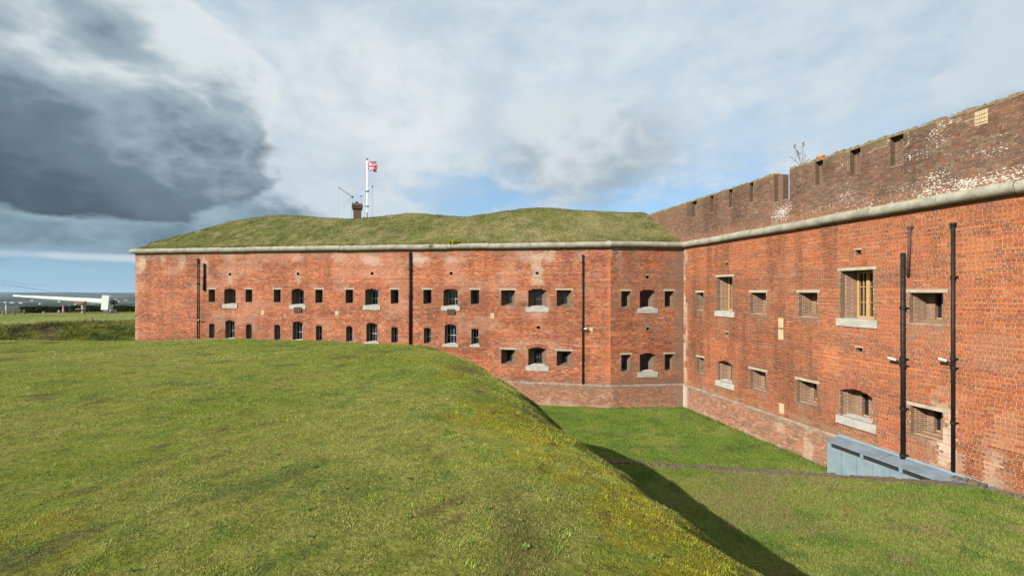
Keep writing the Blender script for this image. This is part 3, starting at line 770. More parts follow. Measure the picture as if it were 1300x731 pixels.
    if kw.get('lintel'):
        lb = MB(); h = .11; e = .10 if w < .7 else .12
        lb.hexa([fr.p(uc-w/2-e, z1, .020), fr.p(uc+w/2+e, z1, .020), fr.p(uc+w/2+e, z1, -.3), fr.p(uc-w/2-e, z1, -.3),
                 fr.p(uc-w/2-e, z1+h, .018), fr.p(uc+w/2+e, z1+h, .018), fr.p(uc+w/2+e, z1+h, -.3), fr.p(uc-w/2-e, z1+h, -.3)])
        part(lb.build('lintel', M['lintel'], None), ob)
    if kw.get('sill'):
        h = kw['sill']; e = .16 if w > .7 else .1; lb = MB()
        lb.hexa([fr.p(uc-w/2-e, z0-h, .05), fr.p(uc+w/2+e, z0-h, .05), fr.p(uc+w/2+e, z0-h, -.05), fr.p(uc-w/2-e, z0-h, -.05),
                 fr.p(uc-w/2-e, z0+.004, .045), fr.p(uc+w/2+e, z0+.004, .045), fr.p(uc+w/2+e, z0+.02, -.05), fr.p(uc-w/2-e, z0+.02, -.05)])
        # weathered top running in between the jambs
        a, b = uc-w/2+.004, uc+w/2-.004; hh = min(.10, db+.02)
        lb.hexa([fr.p(a, z0-.02, -.05), fr.p(b, z0-.02, -.05), fr.p(b-(w-wi)/2*.55, z0-.02, -dep*.6), fr.p(a+(w-wi)/2*.55, z0-.02, -dep*.6),
                 fr.p(a, z0+.02, -.05), fr.p(b, z0+.02, -.05), fr.p(b-(w-wi)/2*.55, z0+hh, -dep*.6), fr.p(a+(w-wi)/2*.55, z0+hh, -dep*.6)])
        part(lb.build('sill', M['sill'], None), ob)
    if kw.get('arch'):
        ab = MB(); nv = max(7, int(w/.085)); h = w/2; th = .225 if w > .7 else .12
        Rr = (h*h+rise*rise)/(2*rise); zc_ = z1-Rr; a0_ = math.asin(min(1, h/Rr))
        cls = []
        for i in range(nv):
            p0 = -a0_*1.06 + 2*a0_*1.06*i/nv; p1 = -a0_*1.06 + 2*a0_*1.06*(i+1)/nv
            g = .004/Rr; p0 += g; p1 -= g
            n1 = .018 + random.uniform(0, .006)
            q = [(Rr*math.sin(p0), zc_+Rr*math.cos(p0)), (Rr*math.sin(p1), zc_+Rr*math.cos(p1)), ((Rr+th)*math.sin(p1), zc_+(Rr+th)*math.cos(p1)), ((Rr+th)*math.sin(p0), zc_+(Rr+th)*math.cos(p0))]
            ab.add([fr.p(uc+x_, z_, n1) for x_, z_ in q] + [fr.p(uc+x_, z_, -.14) for x_, z_ in q],
                   [(0, 1, 2, 3), (4, 5, 1, 0), (5, 6, 2, 1), (6, 7, 3, 2), (7, 4, 0, 3)])
            base = np.array((.27, .095, .055)) if random.random() > .3 else np.array((.20, .078, .05))
            if wall == 'R' and w > .9: base = np.array((.23, .082, .05))
            cls += [tuple(base*random.uniform(.8, 1.2))+(1.0,)]*5
        o = ab.build('arch', M['brick'], None, fix=False)
        at_ = o.data.attributes.new('bcol', 'FLOAT_COLOR', 'FACE'); at_.data.foreach_set('color', np.array(cls, dtype=np.float32).ravel())
        part(o, ob)
for (wall, u, z, w, h) in VENTS:
    fr = FR[wall]; mb = MB(); a, b, c_, d = u-w/2, u+w/2, z-h/2, z+h/2
    q = [(a, c_), (b, c_), (b, d), (a, d)]
    mb.add([fr.p(x, y, .008) for x, y in q] + [fr.p(x, y, -.3) for x, y in q], [(0, 1, 5, 4), (1, 2, 6, 5), (2, 3, 7, 6), (3, 0, 4, 7), (4, 5, 6, 7)])
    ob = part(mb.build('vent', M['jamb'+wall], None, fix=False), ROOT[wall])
    lb = MB(); lb.hexa([fr.p(a-.05, d, .02), fr.p(b+.05, d, .02), fr.p(b+.05, d, -.1), fr.p(a-.05, d, -.1), fr.p(a-.05, d+.05, .02), fr.p(b+.05, d+.05, .02), fr.p(b+.05, d+.05, -.1), fr.p(a-.05, d+.05, -.1)])
    part(lb.build('lintel', M['lintel'], None), ob)

# stone tablets and iron grilles let into the walls
def tablet(wall, x0, x1, y0, y1, mat='plaque', name='stone_tablet', n=.02):
    fr = FR[wall]; xm = (x0+x1)/2
    ua = fr.at(x0)[0]; ub = fr.at(x1)[0]; za = fr.at(xm, y1)[1]; zb = fr.at(xm, y0)[1]
    mb = MB(); mb.hexa([fr.p(ua, za, n), fr.p(ub, za, n), fr.p(ub, za, -.05), fr.p(ua, za, -.05), fr.p(ua, zb, n), fr.p(ub, zb, n), fr.p(ub, zb, -.05), fr.p(ua, zb, -.05)])
    o = part(mb.build(name, M[mat], None), ROOT[wall])
    return o
for (x0, x1, y0, y1) in ((331.5, 335.5, 393.5, 399.5), (425.6, 430, 394.7, 400.5), (622.5, 627.5, 397.8, 404), (748, 752.5, 415.5, 421.5)): tablet('L', x0, x1, y0, y1)
for (x0, x1, y0, y1) in ((988.6, 995, 403.5, 416), (988.6, 995, 418, 431), (989.6, 995.8, 511.8, 525), (1039.2, 1046, 547.5, 560)): tablet('R', x0, x1, y0, y1, n=.025)
pt = tablet('P', 1238.5, 1255, 140.5, 158.5, n=.035)
for k in range(5):     # worn ornament in relief on the parapet tablet
    ua, zt_ = R.at(1241+k*2.9, 145.5-k*.9)
    for q in range(3):
        mb = MB(); z_ = zt_-.02-q*.11
        mb.hexa([R.p(ua-.03, z_-.035, .055), R.p(ua+.03, z_-.035, .055), R.p(ua+.04, z_-.04, .034), R.p(ua-.04, z_-.04, .034), R.p(ua-.03, z_+.035, .055), R.p(ua+.03, z_+.035, .055), R.p(ua+.04, z_+.04, .034), R.p(ua-.04, z_+.04, .034)])
        part(mb.build('relief_knob', M['plaque'], None), pt)
for (x0, x1, y0, y1) in ((374, 383.5, 389.8, 396.3), (568, 578, 392.3, 398.8)):
    o = tablet('L', x0, x1, y0, y1, 'brown_iron', 'iron_grille', .075)
    fr = L; ua = fr.at(x0)[0]; ub = fr.at(x1)[0]; za = fr.at(x0, y1)[1]; zb = fr.at(x0, y0)[1]
    for k in range(5):
        x_ = ua+.03+(ub-ua-.06)*k/4; mb = MB()
        mb.hexa([fr.p(x_-.012, za, .09), fr.p(x_+.012, za, .09), fr.p(x_+.012, za, .07), fr.p(x_-.012, za, .07), fr.p(x_-.012, zb, .09), fr.p(x_+.012, zb, .09), fr.p(x_+.012, zb, .07), fr.p(x_-.012, zb, .07)])
        part(mb.build('bar', M['brown_iron'], None), o)

# ------------------------------------------------------------------ parapet of the rampart wall
TH = .55
part(panel('parapet_face', R, -BACK, RLEN, PB, PT, LB['P'], 0.02, M['mortar_dk'], None), ramp)
B = lay(-BACK, RLEN, PB, PT, LB['P'], 15, .2286)
part(bricks_mesh('parapet_brickwork', R, B, cols_P(B, np.random.default_rng(31)), None, 6, .02, .002), ramp)
thr = [(a, b, c_, d) for (a, b, c_, d), s_ in zip(LB['P'], SLOTS) if s_[3] == 2]
part(panel('parapet_back', R, -BACK, RLEN, CB, PT, thr, -TH, M['mortar_dk'], None), ramp)
part(panel('wall_back', R, -BACK, RLEN, 0, CT, [], -1.3, M['mortar_dk'], None), ramp)
mb = MB()     # solid ends of the wall
for uu in (RLEN, -BACK): mb.quad(R.p(uu, PB if uu < 0 else -.4, .0), R.p(uu, PT, .0), R.p(uu, PT, -TH), R.p(uu, PB if uu < 0 else -.4, -TH))
part(mb.build('wall_end', M['sidebrick'], None, fix=False), ramp)
M['slot'] = jamb_mat('slot_brick', R.U, R.N, .62)
for (ua, ub, zb, kind) in SLOTS:
    mb = MB(); d0 = .02
    if kind == 2:
        # open embrasure: splayed cheeks running right through, with a step
        um = ua+(ub-ua)*.30; uv = ub-(ub-ua)*.12
        mb.quad(R.p(ua, zb, d0), R.p(ub, zb, d0), R.p(ub, zb, -TH), R.p(ua, zb, -TH))
        mb.quad(R.p(ua, zb, d0), R.p(ua, zb, -.22), R.p(ua, PT, -.22), R.p(ua, PT, d0))
        mb.quad(R.p(ua, zb, -.22), R.p(um, zb, -.22), R.p(um, PT, -.22), R.p(ua, PT, -.22))
        mb.quad(R.p(um, zb, -.22), R.p(um, zb, -TH), R.p(um, PT, -TH), R.p(um, PT, -.22))
        mb.quad(R.p(ub, zb, d0), R.p(ub, zb, -TH), R.p(ub, PT, -TH), R.p(ub, PT, d0))
        mb.quad(R.p(ua, PT, -.22), R.p(um, PT, -.22), R.p(um, PT, -TH), R.p(ua, PT, -TH))
    else:
        dd = -.20; um = ua+(ub-ua)*.5
        mb.quad(R.p(ua, zb, d0), R.p(ub, zb, d0), R.p(ub, zb, dd), R.p(ua, zb, dd))
        mb.quad(R.p(ua, zb, d0), R.p(ua, zb, dd), R.p(ua, PT, dd), R.p(ua, PT, d0))
        if kind == 1:
            mb.quad(R.p(ua, zb, dd), R.p(um, zb, dd), R.p(um, PT, dd), R.p(ua, PT, dd))
            mb.quad(R.p(um, zb, dd), R.p(um, zb, -.13), R.p(um, PT, -.13), R.p(um, PT, dd))
            mb.quad(R.p(um, zb, -.13), R.p(ub, zb, -.13), R.p(ub, PT, -.13), R.p(um, PT, -.17))
            mb.quad(R.p(ub, zb, d0), R.p(ub, zb, -.13), R.p(ub, PT, -.13), R.p(ub, PT, d0))
            mb.quad(R.p(um, PT, -.13), R.p(ub, PT, -.13), R.p(ub, PT, -TH), R.p(um, PT, -TH))
            mb.quad(R.p(ua, PT, dd), R.p(um, PT, dd), R.p(um, PT, -TH), R.p(ua, PT, -TH))
        else:
            mb.quad(R.p(ua, zb, dd), R.p(ub, zb, dd), R.p(ub, PT, dd), R.p(ua, PT, dd))
            mb.quad(R.p(ub, zb, d0), R.p(ub, zb, dd), R.p(ub, PT, dd), R.p(ub, PT, d0))
            mb.quad(R.p(ua, PT, dd), R.p(ub, PT, dd), R.p(ub, PT, -TH), R.p(ua, PT, -TH))
    part(mb.build('loophole', M['slot'], None, fix=False), ramp)
# coping: weathered brick on edge, each one its own piece
M['coping'] = stone_mat('mossy_coping', (.17, .115, .075), (.12, .105, .045), (.30, .27, .22), 5, .7)
cedges = sorted([(a, b) for (a, b, z_, k_) in SLOTS])
def coping_run(a, b, step, rough):
    u = a
    while u < b-.05:
        e = min(u+step*random.uniform(.85, 1.15), b)
        if b-e < .1: e = b
        h = .085+random.uniform(-.03, .035)*rough; mb = MB(); n1 = .035+random.uniform(-.01, .015); t_ = random.uniform(-.02, .02)*rough
        mb.hexa([R.p(u+.004, PT-.004, n1), R.p(e-.004, PT-.004, n1), R.p(e-.004, PT-.004, -TH-.02), R.p(u+.004, PT-.004, -TH-.02),
                 R.p(u+.012, PT+h+t_, n1-.02), R.p(e-.012, PT+h-t_, n1-.02), R.p(e-.012, PT+h-t_*.5, -TH), R.p(u+.012, PT+h+t_*.5, -TH)])
        part(mb.build('coping_brick', M['coping'], None), ramp); u = e
prev = -BACK
for (a, b) in [(a, b) for (a, b, z_, k_) in SLOTS if k_ == 2]:
    coping_run(prev, a-.02, .33, 1.0); prev = b+.02
coping_run(prev, RLEN, .24, 1.5)
# ------------------------------------------------------------------ grass tools
def blades(name, P, C_, h, w, lean=.6, seed=1, label=None, cat='grass', mat='blade', up=None):
    """one triangle per blade; P (n,3), C_ (n,3), h and w arrays"""
    r = np.random.default_rng(seed); n = len(P)
    th = r.random(n)*2*np.pi; ph = r.random(n)*2*np.pi; ln = lean*r.random(n)
    sx_ = np.stack([np.cos(th), np.sin(th), np.zeros(n)], 1)*(w/2)[:, None]
    tip = np.stack([np.cos(ph)*ln, np.sin(ph)*ln, np.full(n, .55)], 1); tip /= np.linalg.norm(tip, axis=1)[:, None]
    base = P - np.array([0, 0, .006])
    V = np.stack([base-sx_, base+sx_, base+tip*h[:, None]], 1).reshape(-1, 3)
    F = np.arange(3*n).reshape(-1, 3)
    c4 = np.concatenate([C_, np.ones((n, 1))], 1)
    o = mesh_np(name, V, F, M[mat], vcol=np.repeat(c4, 3, 0))
    tag(o, label, cat, kind='stuff'); return o
def gridmesh(name, X, Y, Z, C_, mat, kind='structure', flip=False):
    ny, nx = X.shape
    V = np.stack([X, Y, Z], -1).reshape(-1, 3)
    i = np.arange(ny*nx).reshape(ny, nx)
    F = np.stack([i[:-1, :-1], i[:-1, 1:], i[1:, 1:], i[1:, :-1]], -1).reshape(-1, 4)
    if flip: F = F[:, ::-1]
    c4 = np.concatenate([C_.reshape(-1, 3), np.ones((ny*nx, 1))], 1)
    o = mesh_np(name, V, F, mat, smooth=True, vcol=c4); o['kind'] = kind; return o
def mixc(a, b, f): return np.asarray(a)*(1-f[..., None]) + np.asarray(b)*f[..., None]

# ------------------------------------------------------------------ the bank the camera stands on
EYE = 1.56; ZP = CAMZ-EYE
EDGE = np.array([(5.7, -9), (2.56, 0), (1.83, 2.6), (1.25, 4.6), (.46, 7.0), (-.45, 10.2), (-1.15, 12.2), (-2.1, 13.9), (-3.8, 15.2), (-6.5, 15.7), (-12, 15.8), (-30, 16.0), (-60, 17)], float)
def seg_sd(x, y):
    """signed distance to the edge of the plateau: negative on the plateau"""
    best = np.full(x.shape, 1e9); sg = np.ones(x.shape)
    for a, b in zip(EDGE[:-1], EDGE[1:]):
        d = b-a; L2 = (d**2).sum()
        t_ = np.clip(((x-a[0])*d[0]+(y-a[1])*d[1])/L2, 0, 1)
        qx = x-a[0]-t_*d[0]; qy = y-a[1]-t_*d[1]; dd = np.hypot(qx, qy)
        cr = d[0]*(y-a[1])-d[1]*(x-a[0])
        m_ = dd < best-1e-9
        best = np.where(m_, dd, best); sg = np.where(m_, np.sign(-cr), sg)
    return best*sg
def lawn_h(x, y):
    d = seg_sd(x, y)
    wv = .60
    drop = wv*np.logaddexp(0, (d+.0)/wv)*1.25
    und = (fbm(x*.22, y*.22, 71, 3)-.5)*.22 + (fbm(x*1.1, y*1.1, 72, 3)-.5)*.07 + (fbm(x*4, y*4, 76, 2)-.5)*.025
    return ZP - drop + und*smooth(4.5, -1, d) + ((fbm(x*2.5, y*2.5, 73, 2)-.5)*.13+(fbm(x*.9, y*.9, 74, 2)-.5)*.22)*smooth(-.6, .5, d)
def lawn_c(x, y, d):
    g1 = fbm(x*.5, y*.5, 81, 4); g2 = fbm(x*1.7, y*1.7, 82, 4); g3 = fbm(x*.9+5, y*.9, 83, 4); g4 = fbm(x*4.5, y*4.5, 84, 3)
    g5 = fbm(x*11, y*11, 87, 3)
    c = mixc((.230, .285, .048), (.350, .340, .100), smooth(.38, .62, .45*g1+.55*g5))
    c = mixc(c, (.135, .230, .048), smooth(.53, .68, .5*g2+.5*g5)*.8)
    edge = smooth(-4.5, -.3, d)*smooth(15, 9, y)
    moss = smooth(.58-.10*edge, .70-.08*edge, .40*g3+.25*g4+.35*g5)
    c = mixc(c, (.370, .320, .030), moss*(.60+.25*edge))
    br = smooth(.60, .74, .6*g2+.4*fbm(x*.8, y*.8, 86, 3))*.75
    br = np.maximum(br, smooth(.28, .05, np.abs(x-.02-.05*np.sin(y*3)))*smooth(4.0, 2.6, y)*.5)
    br = np.maximum(br, .7*smooth(.5, .1, np.hypot((x+1.0)*.8, (y-9.3)*.6)))
    br = np.maximum(br, .75*smooth(.60, .74, .5*g5+.5*g4)); c = mixc(c, (.150, .108, .066), br)
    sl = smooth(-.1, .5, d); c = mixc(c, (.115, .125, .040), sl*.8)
    return c, br
xs = np.concatenate([np.arange(-60, -26, .8), np.arange(-26, 9.2, .16)]); ys = np.concatenate([np.arange(-9, 0, .4), np.arange(0, 24, .16)])
X, Y = np.meshgrid(xs, ys)
Z = lawn_h(X, Y); dd = seg_sd(X, Y); C_, _ = lawn_c(X, Y, dd)
Z = np.maximum(Z, -.8)
gridmesh('grass_bank', X, Y, Z, C_*.58, M['turf'])
def in_view(x, y, z, m_=40):
    px = 650+535*x/np.maximum(y, .1); py = 371-535*(z-CAMZ)/np.maximum(y, .1)
    return (y > .5) & (px > -m_) & (px < 1300+m_) & (py < 731+m_)
def scatter(n, x0, x1, y0, y1, seed):
    r = np.random.default_rng(seed); return r.uniform(x0, x1, n), r.uniform(y0, y1, n), r
GB = []
def lawn_layer(n, y0, y1, h, w, seed, lean, bright=1.0, leaf=False):
    r = np.random.default_rng(seed)
    # wedge-shaped sampling: more ground in view farther off
    y = np.sqrt(r.uniform(y0**2, y1**2, n)); x = r.uniform(-1.36, 1.0, n)*y
    d = seg_sd(x, y); ok = d < 2.2; x = x[ok]; y = y[ok]; d = d[ok]
    z = lawn_h(x, y); ok = in_view(x, y, z); x, y, z, d = x[ok], y[ok], z[ok], d[ok]
    c, br = lawn_c(x, y, d)
    keep = r.random(len(x)) > br*.55; x, y, z, d, c, br = x[keep], y[keep], z[keep], d[keep], c[keep], br[keep]
    m_ = len(x)
    c = c*(1+r.normal(0, .28, m_)).clip(.4, 1.6)[:, None]*bright
    q = r.random(m_); c = np.where((q < .06)[:, None], np.array((.36, .31, .16))*(.7+.6*r.random(m_))[:, None], c)     # dry blades
    q = r.random(m_); c = np.where((q < .07)[:, None], np.array((.09, .19, .07))*(.7+.6*r.random(m_))[:, None], c)
    ht = h*(.5+.9*r.random(m_))*(.55+.9*fbm(x*1.6, y*1.6, 91, 3))*(1+.25*smooth(-.6, .3, d))
    wd = w*(.6+.8*r.random(m_))
    GB.append((np.stack([x, y, z], 1), c, ht, wd))
lawn_layer(560000, 1.9, 5.0, .016, .0046, 101, .95)
lawn_layer(110000, 1.9, 5.0, .012, .010, 102, 1.6, 1.0)
lawn_layer(400000, 5.0, 9.5, .019, .0085, 103, .9)
lawn_layer(280000, 9.5, 17.0, .024, .015, 104, .9)
P = np.concatenate([g[0] for g in GB]); Cc = np.concatenate([g[1] for g in GB]); hh = np.concatenate([g[2] for g in GB]); ww = np.concatenate([g[3] for g in GB])
blades('lawn_grass', P, Cc, hh, ww, 1.0, 5, 'short mossy turf covering the bank in the foreground')
# weeds: flat rosettes of broad leaves, and coarser tufts
r = np.random.default_rng(107); TV = []; TC = []
nr = 300; y = np.sqrt(r.uniform(2.0**2, 8.5**2, nr)); x = r.uniform(-1.3, .8, nr)*y; d = seg_sd(x, y); ok = d < -.1; x, y = x[ok], y[ok]; z = lawn_h(x, y)
for i in range(len(x)):
    k = r.integers(5, 10); sz = r.uniform(.012, .028); col = np.array([(.13, .23, .05), (.17, .26, .07), (.22, .27, .11), (.15, .20, .05)][r.integers(0, 4)])*r.uniform(.8, 1.3)
    for j in range(k):
        a = 2*np.pi*(j+r.uniform(-.3, .3))/k; dx, dy = np.cos(a), np.sin(a); ln = sz*r.uniform(.6, 1.2); wd = ln*.26; up_ = r.uniform(.004, .016)
        p0 = np.array((x[i], y[i], z[i]+.008)); pm = p0+np.array((dx*ln*.55, dy*ln*.55, up_)); p1 = p0+np.array((dx*ln, dy*ln, up_*.5)); sd_ = np.array((-dy*wd, dx*wd, 0))
        TV += [p0, pm+sd_, p1, p0, p1, pm-sd_]; TC += [col]*6
TV = np.array(TV); TC = np.concatenate([np.array(TC), np.ones((len(TC), 1))], 1)
tag(mesh_np('turf_weeds', TV, np.arange(len(TV)).reshape(-1, 3), M['blade'], vcol=TC), 'small broad-leaved weeds scattered through the foreground turf', 'weeds', kind='stuff')
nt = 900; cx_ = np.sqrt(r.uniform(2.0**2, 11.0**2, nt)); tx = r.uniform(-1.3, .8, nt)*cx_; ok = seg_sd(tx, cx_) < .4; tx, ty = tx[ok], cx_[ok]
x = np.repeat(tx, 26)+r.normal(0, .022, len(tx)*26); y = np.repeat(ty, 26)+r.normal(0, .022, len(tx)*26); m_ = len(x); z = lawn_h(x, y); c, _ = lawn_c(x, y, seg_sd(x, y))
tint = np.repeat(r.uniform(.6, 1.5, len(tx)), 26); c = c*tint[:, None]*np.array((.85, 1.05, .9))
blades('turf_tufts', np.stack([x, y, z], 1), c, .018+.03*r.random(m_), .0045+.004*r.random(m_), .8, 7, 'coarse grass tufts standing out of the foreground turf')
# longer tufts hanging over the brink
r = np.random.default_rng(111); n = 7000
y = r.uniform(2.0, 14, n); x = np.interp(y, EDGE[:9, 1], EDGE[:9, 0]) + r.normal(.12, .28, n)
cl = fbm(x*2, y*2, 113, 3); ok = cl > .47; x, y = x[ok], y[ok]; z = lawn_h(x, y); d = seg_sd(x, y); c, _ = lawn_c(x, y, d); m_ = len(x)
c = mixc(c, (.27, .24, .08), r.random(m_)*.4)
blades('brink_grass', np.stack([x, y, z], 1), c, .015+.04*r.random(m_)**2.5, .006+.006*r.random(m_), 1.3, 6, 'longer dry grass hanging over the brink of the bank')

# ------------------------------------------------------------------ ditch floor and the raised lawn nearer the camera
def floor_c(x, y, s=0):
    g = fbm(x*.6, y*.6, 121+s, 4); g2 = fbm(x*1.9, y*1.9, 125+s, 4)
    c = mixc((.160, .235, .045), (.225, .262, .068), smooth(.4, .62, g)); c = mixc(c, (.090, .160, .036), smooth(.52, .70, g2)*.7)
    c = mixc(c, (.27, .24, .11), smooth(.60, .76, .5*g2+.5*fbm(x*1.1+9, y*1.1, 128+s, 3))*.7)
    return c
xs = np.arange(-62, 19, .45); ys = np.arange(9, 50, .35); X, Y = np.meshgrid(xs, ys)
fz = lambda x, y: (fbm(x*.3, y*.3, 131, 3)-.5)*.16 + (fbm(x*1.5, y*1.5, 133, 3)-.5)*.05
C_ = floor_c(X, Y)
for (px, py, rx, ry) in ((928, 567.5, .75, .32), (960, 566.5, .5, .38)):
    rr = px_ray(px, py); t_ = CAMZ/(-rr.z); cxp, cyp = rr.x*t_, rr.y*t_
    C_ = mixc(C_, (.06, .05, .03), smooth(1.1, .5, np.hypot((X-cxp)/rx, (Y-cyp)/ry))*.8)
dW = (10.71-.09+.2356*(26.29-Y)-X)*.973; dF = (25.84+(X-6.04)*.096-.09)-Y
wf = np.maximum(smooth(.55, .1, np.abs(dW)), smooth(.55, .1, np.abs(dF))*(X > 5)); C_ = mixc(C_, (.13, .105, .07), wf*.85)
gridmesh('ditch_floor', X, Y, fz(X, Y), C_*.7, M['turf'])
KA, KB = Vector((5.02, 13.99)), Vector((14.0, 12.5))
def kerb_y(x): return KA.y+(x-KA.x)*(KB.y-KA.y)/(KB.x-KA.x)
def up_h(x, y):
    b = kerb_y(x)-y
    return 1.37 + .028*b + (fbm(x*.35, y*.35, 141, 3)-.5)*.18*smooth(0, 1.5, b) + (fbm(x*1.6, y*1.6, 143, 3)-.5)*.05
def up_c(x, y):
    c = floor_c(x, y, 40); g = fbm(x*.45, y*.45, 151, 3)
    c = mixc(c, (.245, .225, .095), smooth(.42, .62, g)*.75)
    c = mixc(c, (.29, .225, .09), smooth(.6, .75, fbm(x*2.2, y*2.2, 153, 3))*.4); return c
xs = np.arange(-1, 18, .2); bs = np.concatenate([np.arange(.0, 12, .2), np.arange(12, 24, .5)])
X, Bb = np.meshgrid(xs, bs); Y = kerb_y(X)-.14-Bb
gridmesh('upper_ditch_lawn', X, Y, up_h(X, Y), up_c(X, Y)*.7, M['turf'], flip=True)
GB = []
r = np.random.default_rng(161); n = 330000
x = r.uniform(0, 17, n); y = r.uniform(4, 14.5, n); ok = (y < kerb_y(x)-.16) & (x < 10.71+.2356*(26.29-y)) ; x, y = x[ok], y[ok]
z = up_h(x, y); ok = in_view(x, y, z) & (seg_sd(x, y) > 2.5); x, y, z = x[ok], y[ok], z[ok]; m_ = len(x)
c = up_c(x, y)*(1+r.normal(0, .2, m_)).clip(.5, 1.6)[:, None]; q = r.random(m_); c = np.where((q < .10)[:, None], np.array((.26, .22, .11))[None]*np.ones((m_, 1)), c)
GB.append((np.stack([x, y, z], 1), c, .03+.05*r.random(m_), .008+.008*r.random(m_)))
n = 260000; x = r.uniform(-3, 14, n); y = r.uniform(13.5, 26.5, n)
wallx = 10.71-.09+.2356*(26.29-y); ok = (y > kerb_y(x)+.1) & (x < wallx); x, y = x[ok], y[ok]; z = fz(x, y)
ok = in_view(x, y, z) & (seg_sd(x, y) > 2.0); x, y, z = x[ok], y[ok], z[ok]
fe = (y-25.75) < (x-6.04)*.096; x, y, z = x[fe], y[fe], z[fe]; m_ = len(x)
c = floor_c(x, y)*(1+r.normal(0, .28, m_)).clip(.4, 1.8)[:, None]
GB.append((np.stack([x, y, z], 1), c, .03+.05*r.random(m_), .012+.012*r.random(m_)))
n = 7000; q = r.random(n)     # rank weeds along the foot of the walls
u = r.uniform(0, 13.3, n); o_ = .12+np.abs(r.normal(0, .12, n)); wx = np.where(q < .75, R.O.x+R.U.x*u+R.N.x*o_, FA.O.x+FA.U.x*u/13.3*4.6+FA.N.x*o_); wy = np.where(q < .75, R.O.y+R.U.y*u+R.N.y*o_, FA.O.y+FA.U.y*u/13.3*4.6+FA.N.y*o_)
ok = (fbm(wx*1.3, wy*1.3, 167, 3) > .5) & (wy > kerb_y(wx)+.3); wx, wy = wx[ok], wy[ok]; m_ = len(wx)
GB.append((np.stack([wx, wy, fz(wx, wy)], 1), floor_c(wx, wy)*(.5+.7*r.random(m_))[:, None]*np.array((1.1, .9, .9)), .05+.16*r.random(m_)**2, .014+.014*r.random(m_)))
P = np.concatenate([g[0] for g in GB]); Cc = np.concatenate([g[1] for g in GB]); hh = np.concatenate([g[2] for g in GB]); ww = np.concatenate([g[3] for g in GB])
blades('ditch_grass', P, Cc, hh, ww, .9, 8, 'bright short grass on the floor of the ditch')

# low retaining wall between the two levels: brick face with rough kerb stones on top
rw = thing('retaining_wall', (KA.x, KA.y, 0), 'low brown retaining wall with crumbling kerb across the grassy ditch', 'wall')
kd = (KB-KA).normalized(); kn = Vector((-kd.y, kd.x))
def kp(s_, n_, z_): return Vector((KA.x+kd.x*s_+kn.x*n_, KA.y+kd.y*s_+kn.y*n_, z_))
mb = MB(); mb.hexa([kp(-4, -.12, -.3), kp(9.25, -.12, -.3), kp(9.25, .12, -.3), kp(-4, .12, -.3), kp(-4, -.12, 1.3), kp(9.25, -.12, 1.3), kp(9.25, .12, 1.3), kp(-4, .12, 1.3)])
part(mb.build('wall_face', M['sidebrick'], None), rw)
s_ = -1.9
while s_ < 9.2:
    e = s_+random.uniform(.10, .42); a = random.uniform(-.02, .02); h = 1.39+random.uniform(-.015, .018); mb = MB()
    n0 = -.15+random.uniform(-.05, .04); n1 = .16+random.uniform(-.03, .04)
    mb.hexa([kp(s_, n0, 1.295), kp(e-.012, n0, 1.295), kp(e-.012, n1, 1.295), kp(s_, n1, 1.295), kp(s_+.015, n0+.02, h+a), kp(e-.025, n0+.02, h), kp(e-.025, n1-.02, h-a), kp(s_+.015, n1-.02, h)])
    part(mb.build('kerb_stone', M['kerb'], None), rw); s_ = e
# rubble margin where the raised lawn meets the rampart wall
rm = thing('stone_edging', tuple(R.p(13.6, 1.3, .2)), 'row of rough brown edging stones along the foot of the rampart wall', 'edging')
u = 13.55
while u < RLEN-.2:
    e = u+random.uniform(.14, .30); h = random.uniform(.03, .10); mb = MB(); b0, b1 = .10, .30+random.uniform(-.05, .05)
    zz = up_h(np.array([R.p(u, 0, .2).x]), np.array([R.p(u, 0, .2).y]))[0]
    mb.hexa([R.p(u, zz-.15, b1), R.p(e-.01, zz-.15, b1), R.p(e-.01, zz-.15, b0), R.p(u, zz-.15, b0), R.p(u+.02, zz+h, b1-.03), R.p(e-.03, zz+h, b1-.03), R.p(e-.03, zz+h+.05, b0), R.p(u+.02, zz+h+.05, b0)])
    part(mb.build('edging_stone', M['kerb'], None), rm); u = e

# ------------------------------------------------------------------ blue-grey sheet-clad passage against the rampart wall
ua = R.at(1066.7)[0]; ub = R.at(1252)[0]+.2; NW = .64
sh = thing('lean_to_shed', tuple(R.p(ua, 0, .3)), 'low blue-grey metal lean-to against the foot of the rampart wall', 'shed')
z_hi, z_lo, ov = 1.40, 1.27, .025
nfront = NW
mb = MB(); mb.hexa([R.p(ua-.03, z_lo-.01, nfront+ov), R.p(ub, z_lo-.01, nfront+ov), R.p(ub, z_hi-.01, .02), R.p(ua-.03, z_hi-.01, .02),
                    R.p(ua-.03, z_lo+.03, nfront+ov), R.p(ub, z_lo+.03, nfront+ov), R.p(ub, z_hi+.03, .02), R.p(ua-.03, z_hi+.03, .02)])
rf = part(mb.build('roof', M['clad_roof'], None), sh)
mb = MB(); mb.hexa([R.p(ua-.03, z_hi+.03, .09), R.p(ub, z_hi+.03, .09), R.p(ub, z_hi+.03, .015), R.p(ua-.03, z_hi+.03, .015), R.p(ua-.03, z_hi+.06, .08), R.p(ub, z_hi+.06, .08), R.p(ub, z_hi+.10, .015), R.p(ua-.03, z_hi+.10, .015)])
part(mb.build('flashing', M['clad'], None), rf)
u = ua+1.9
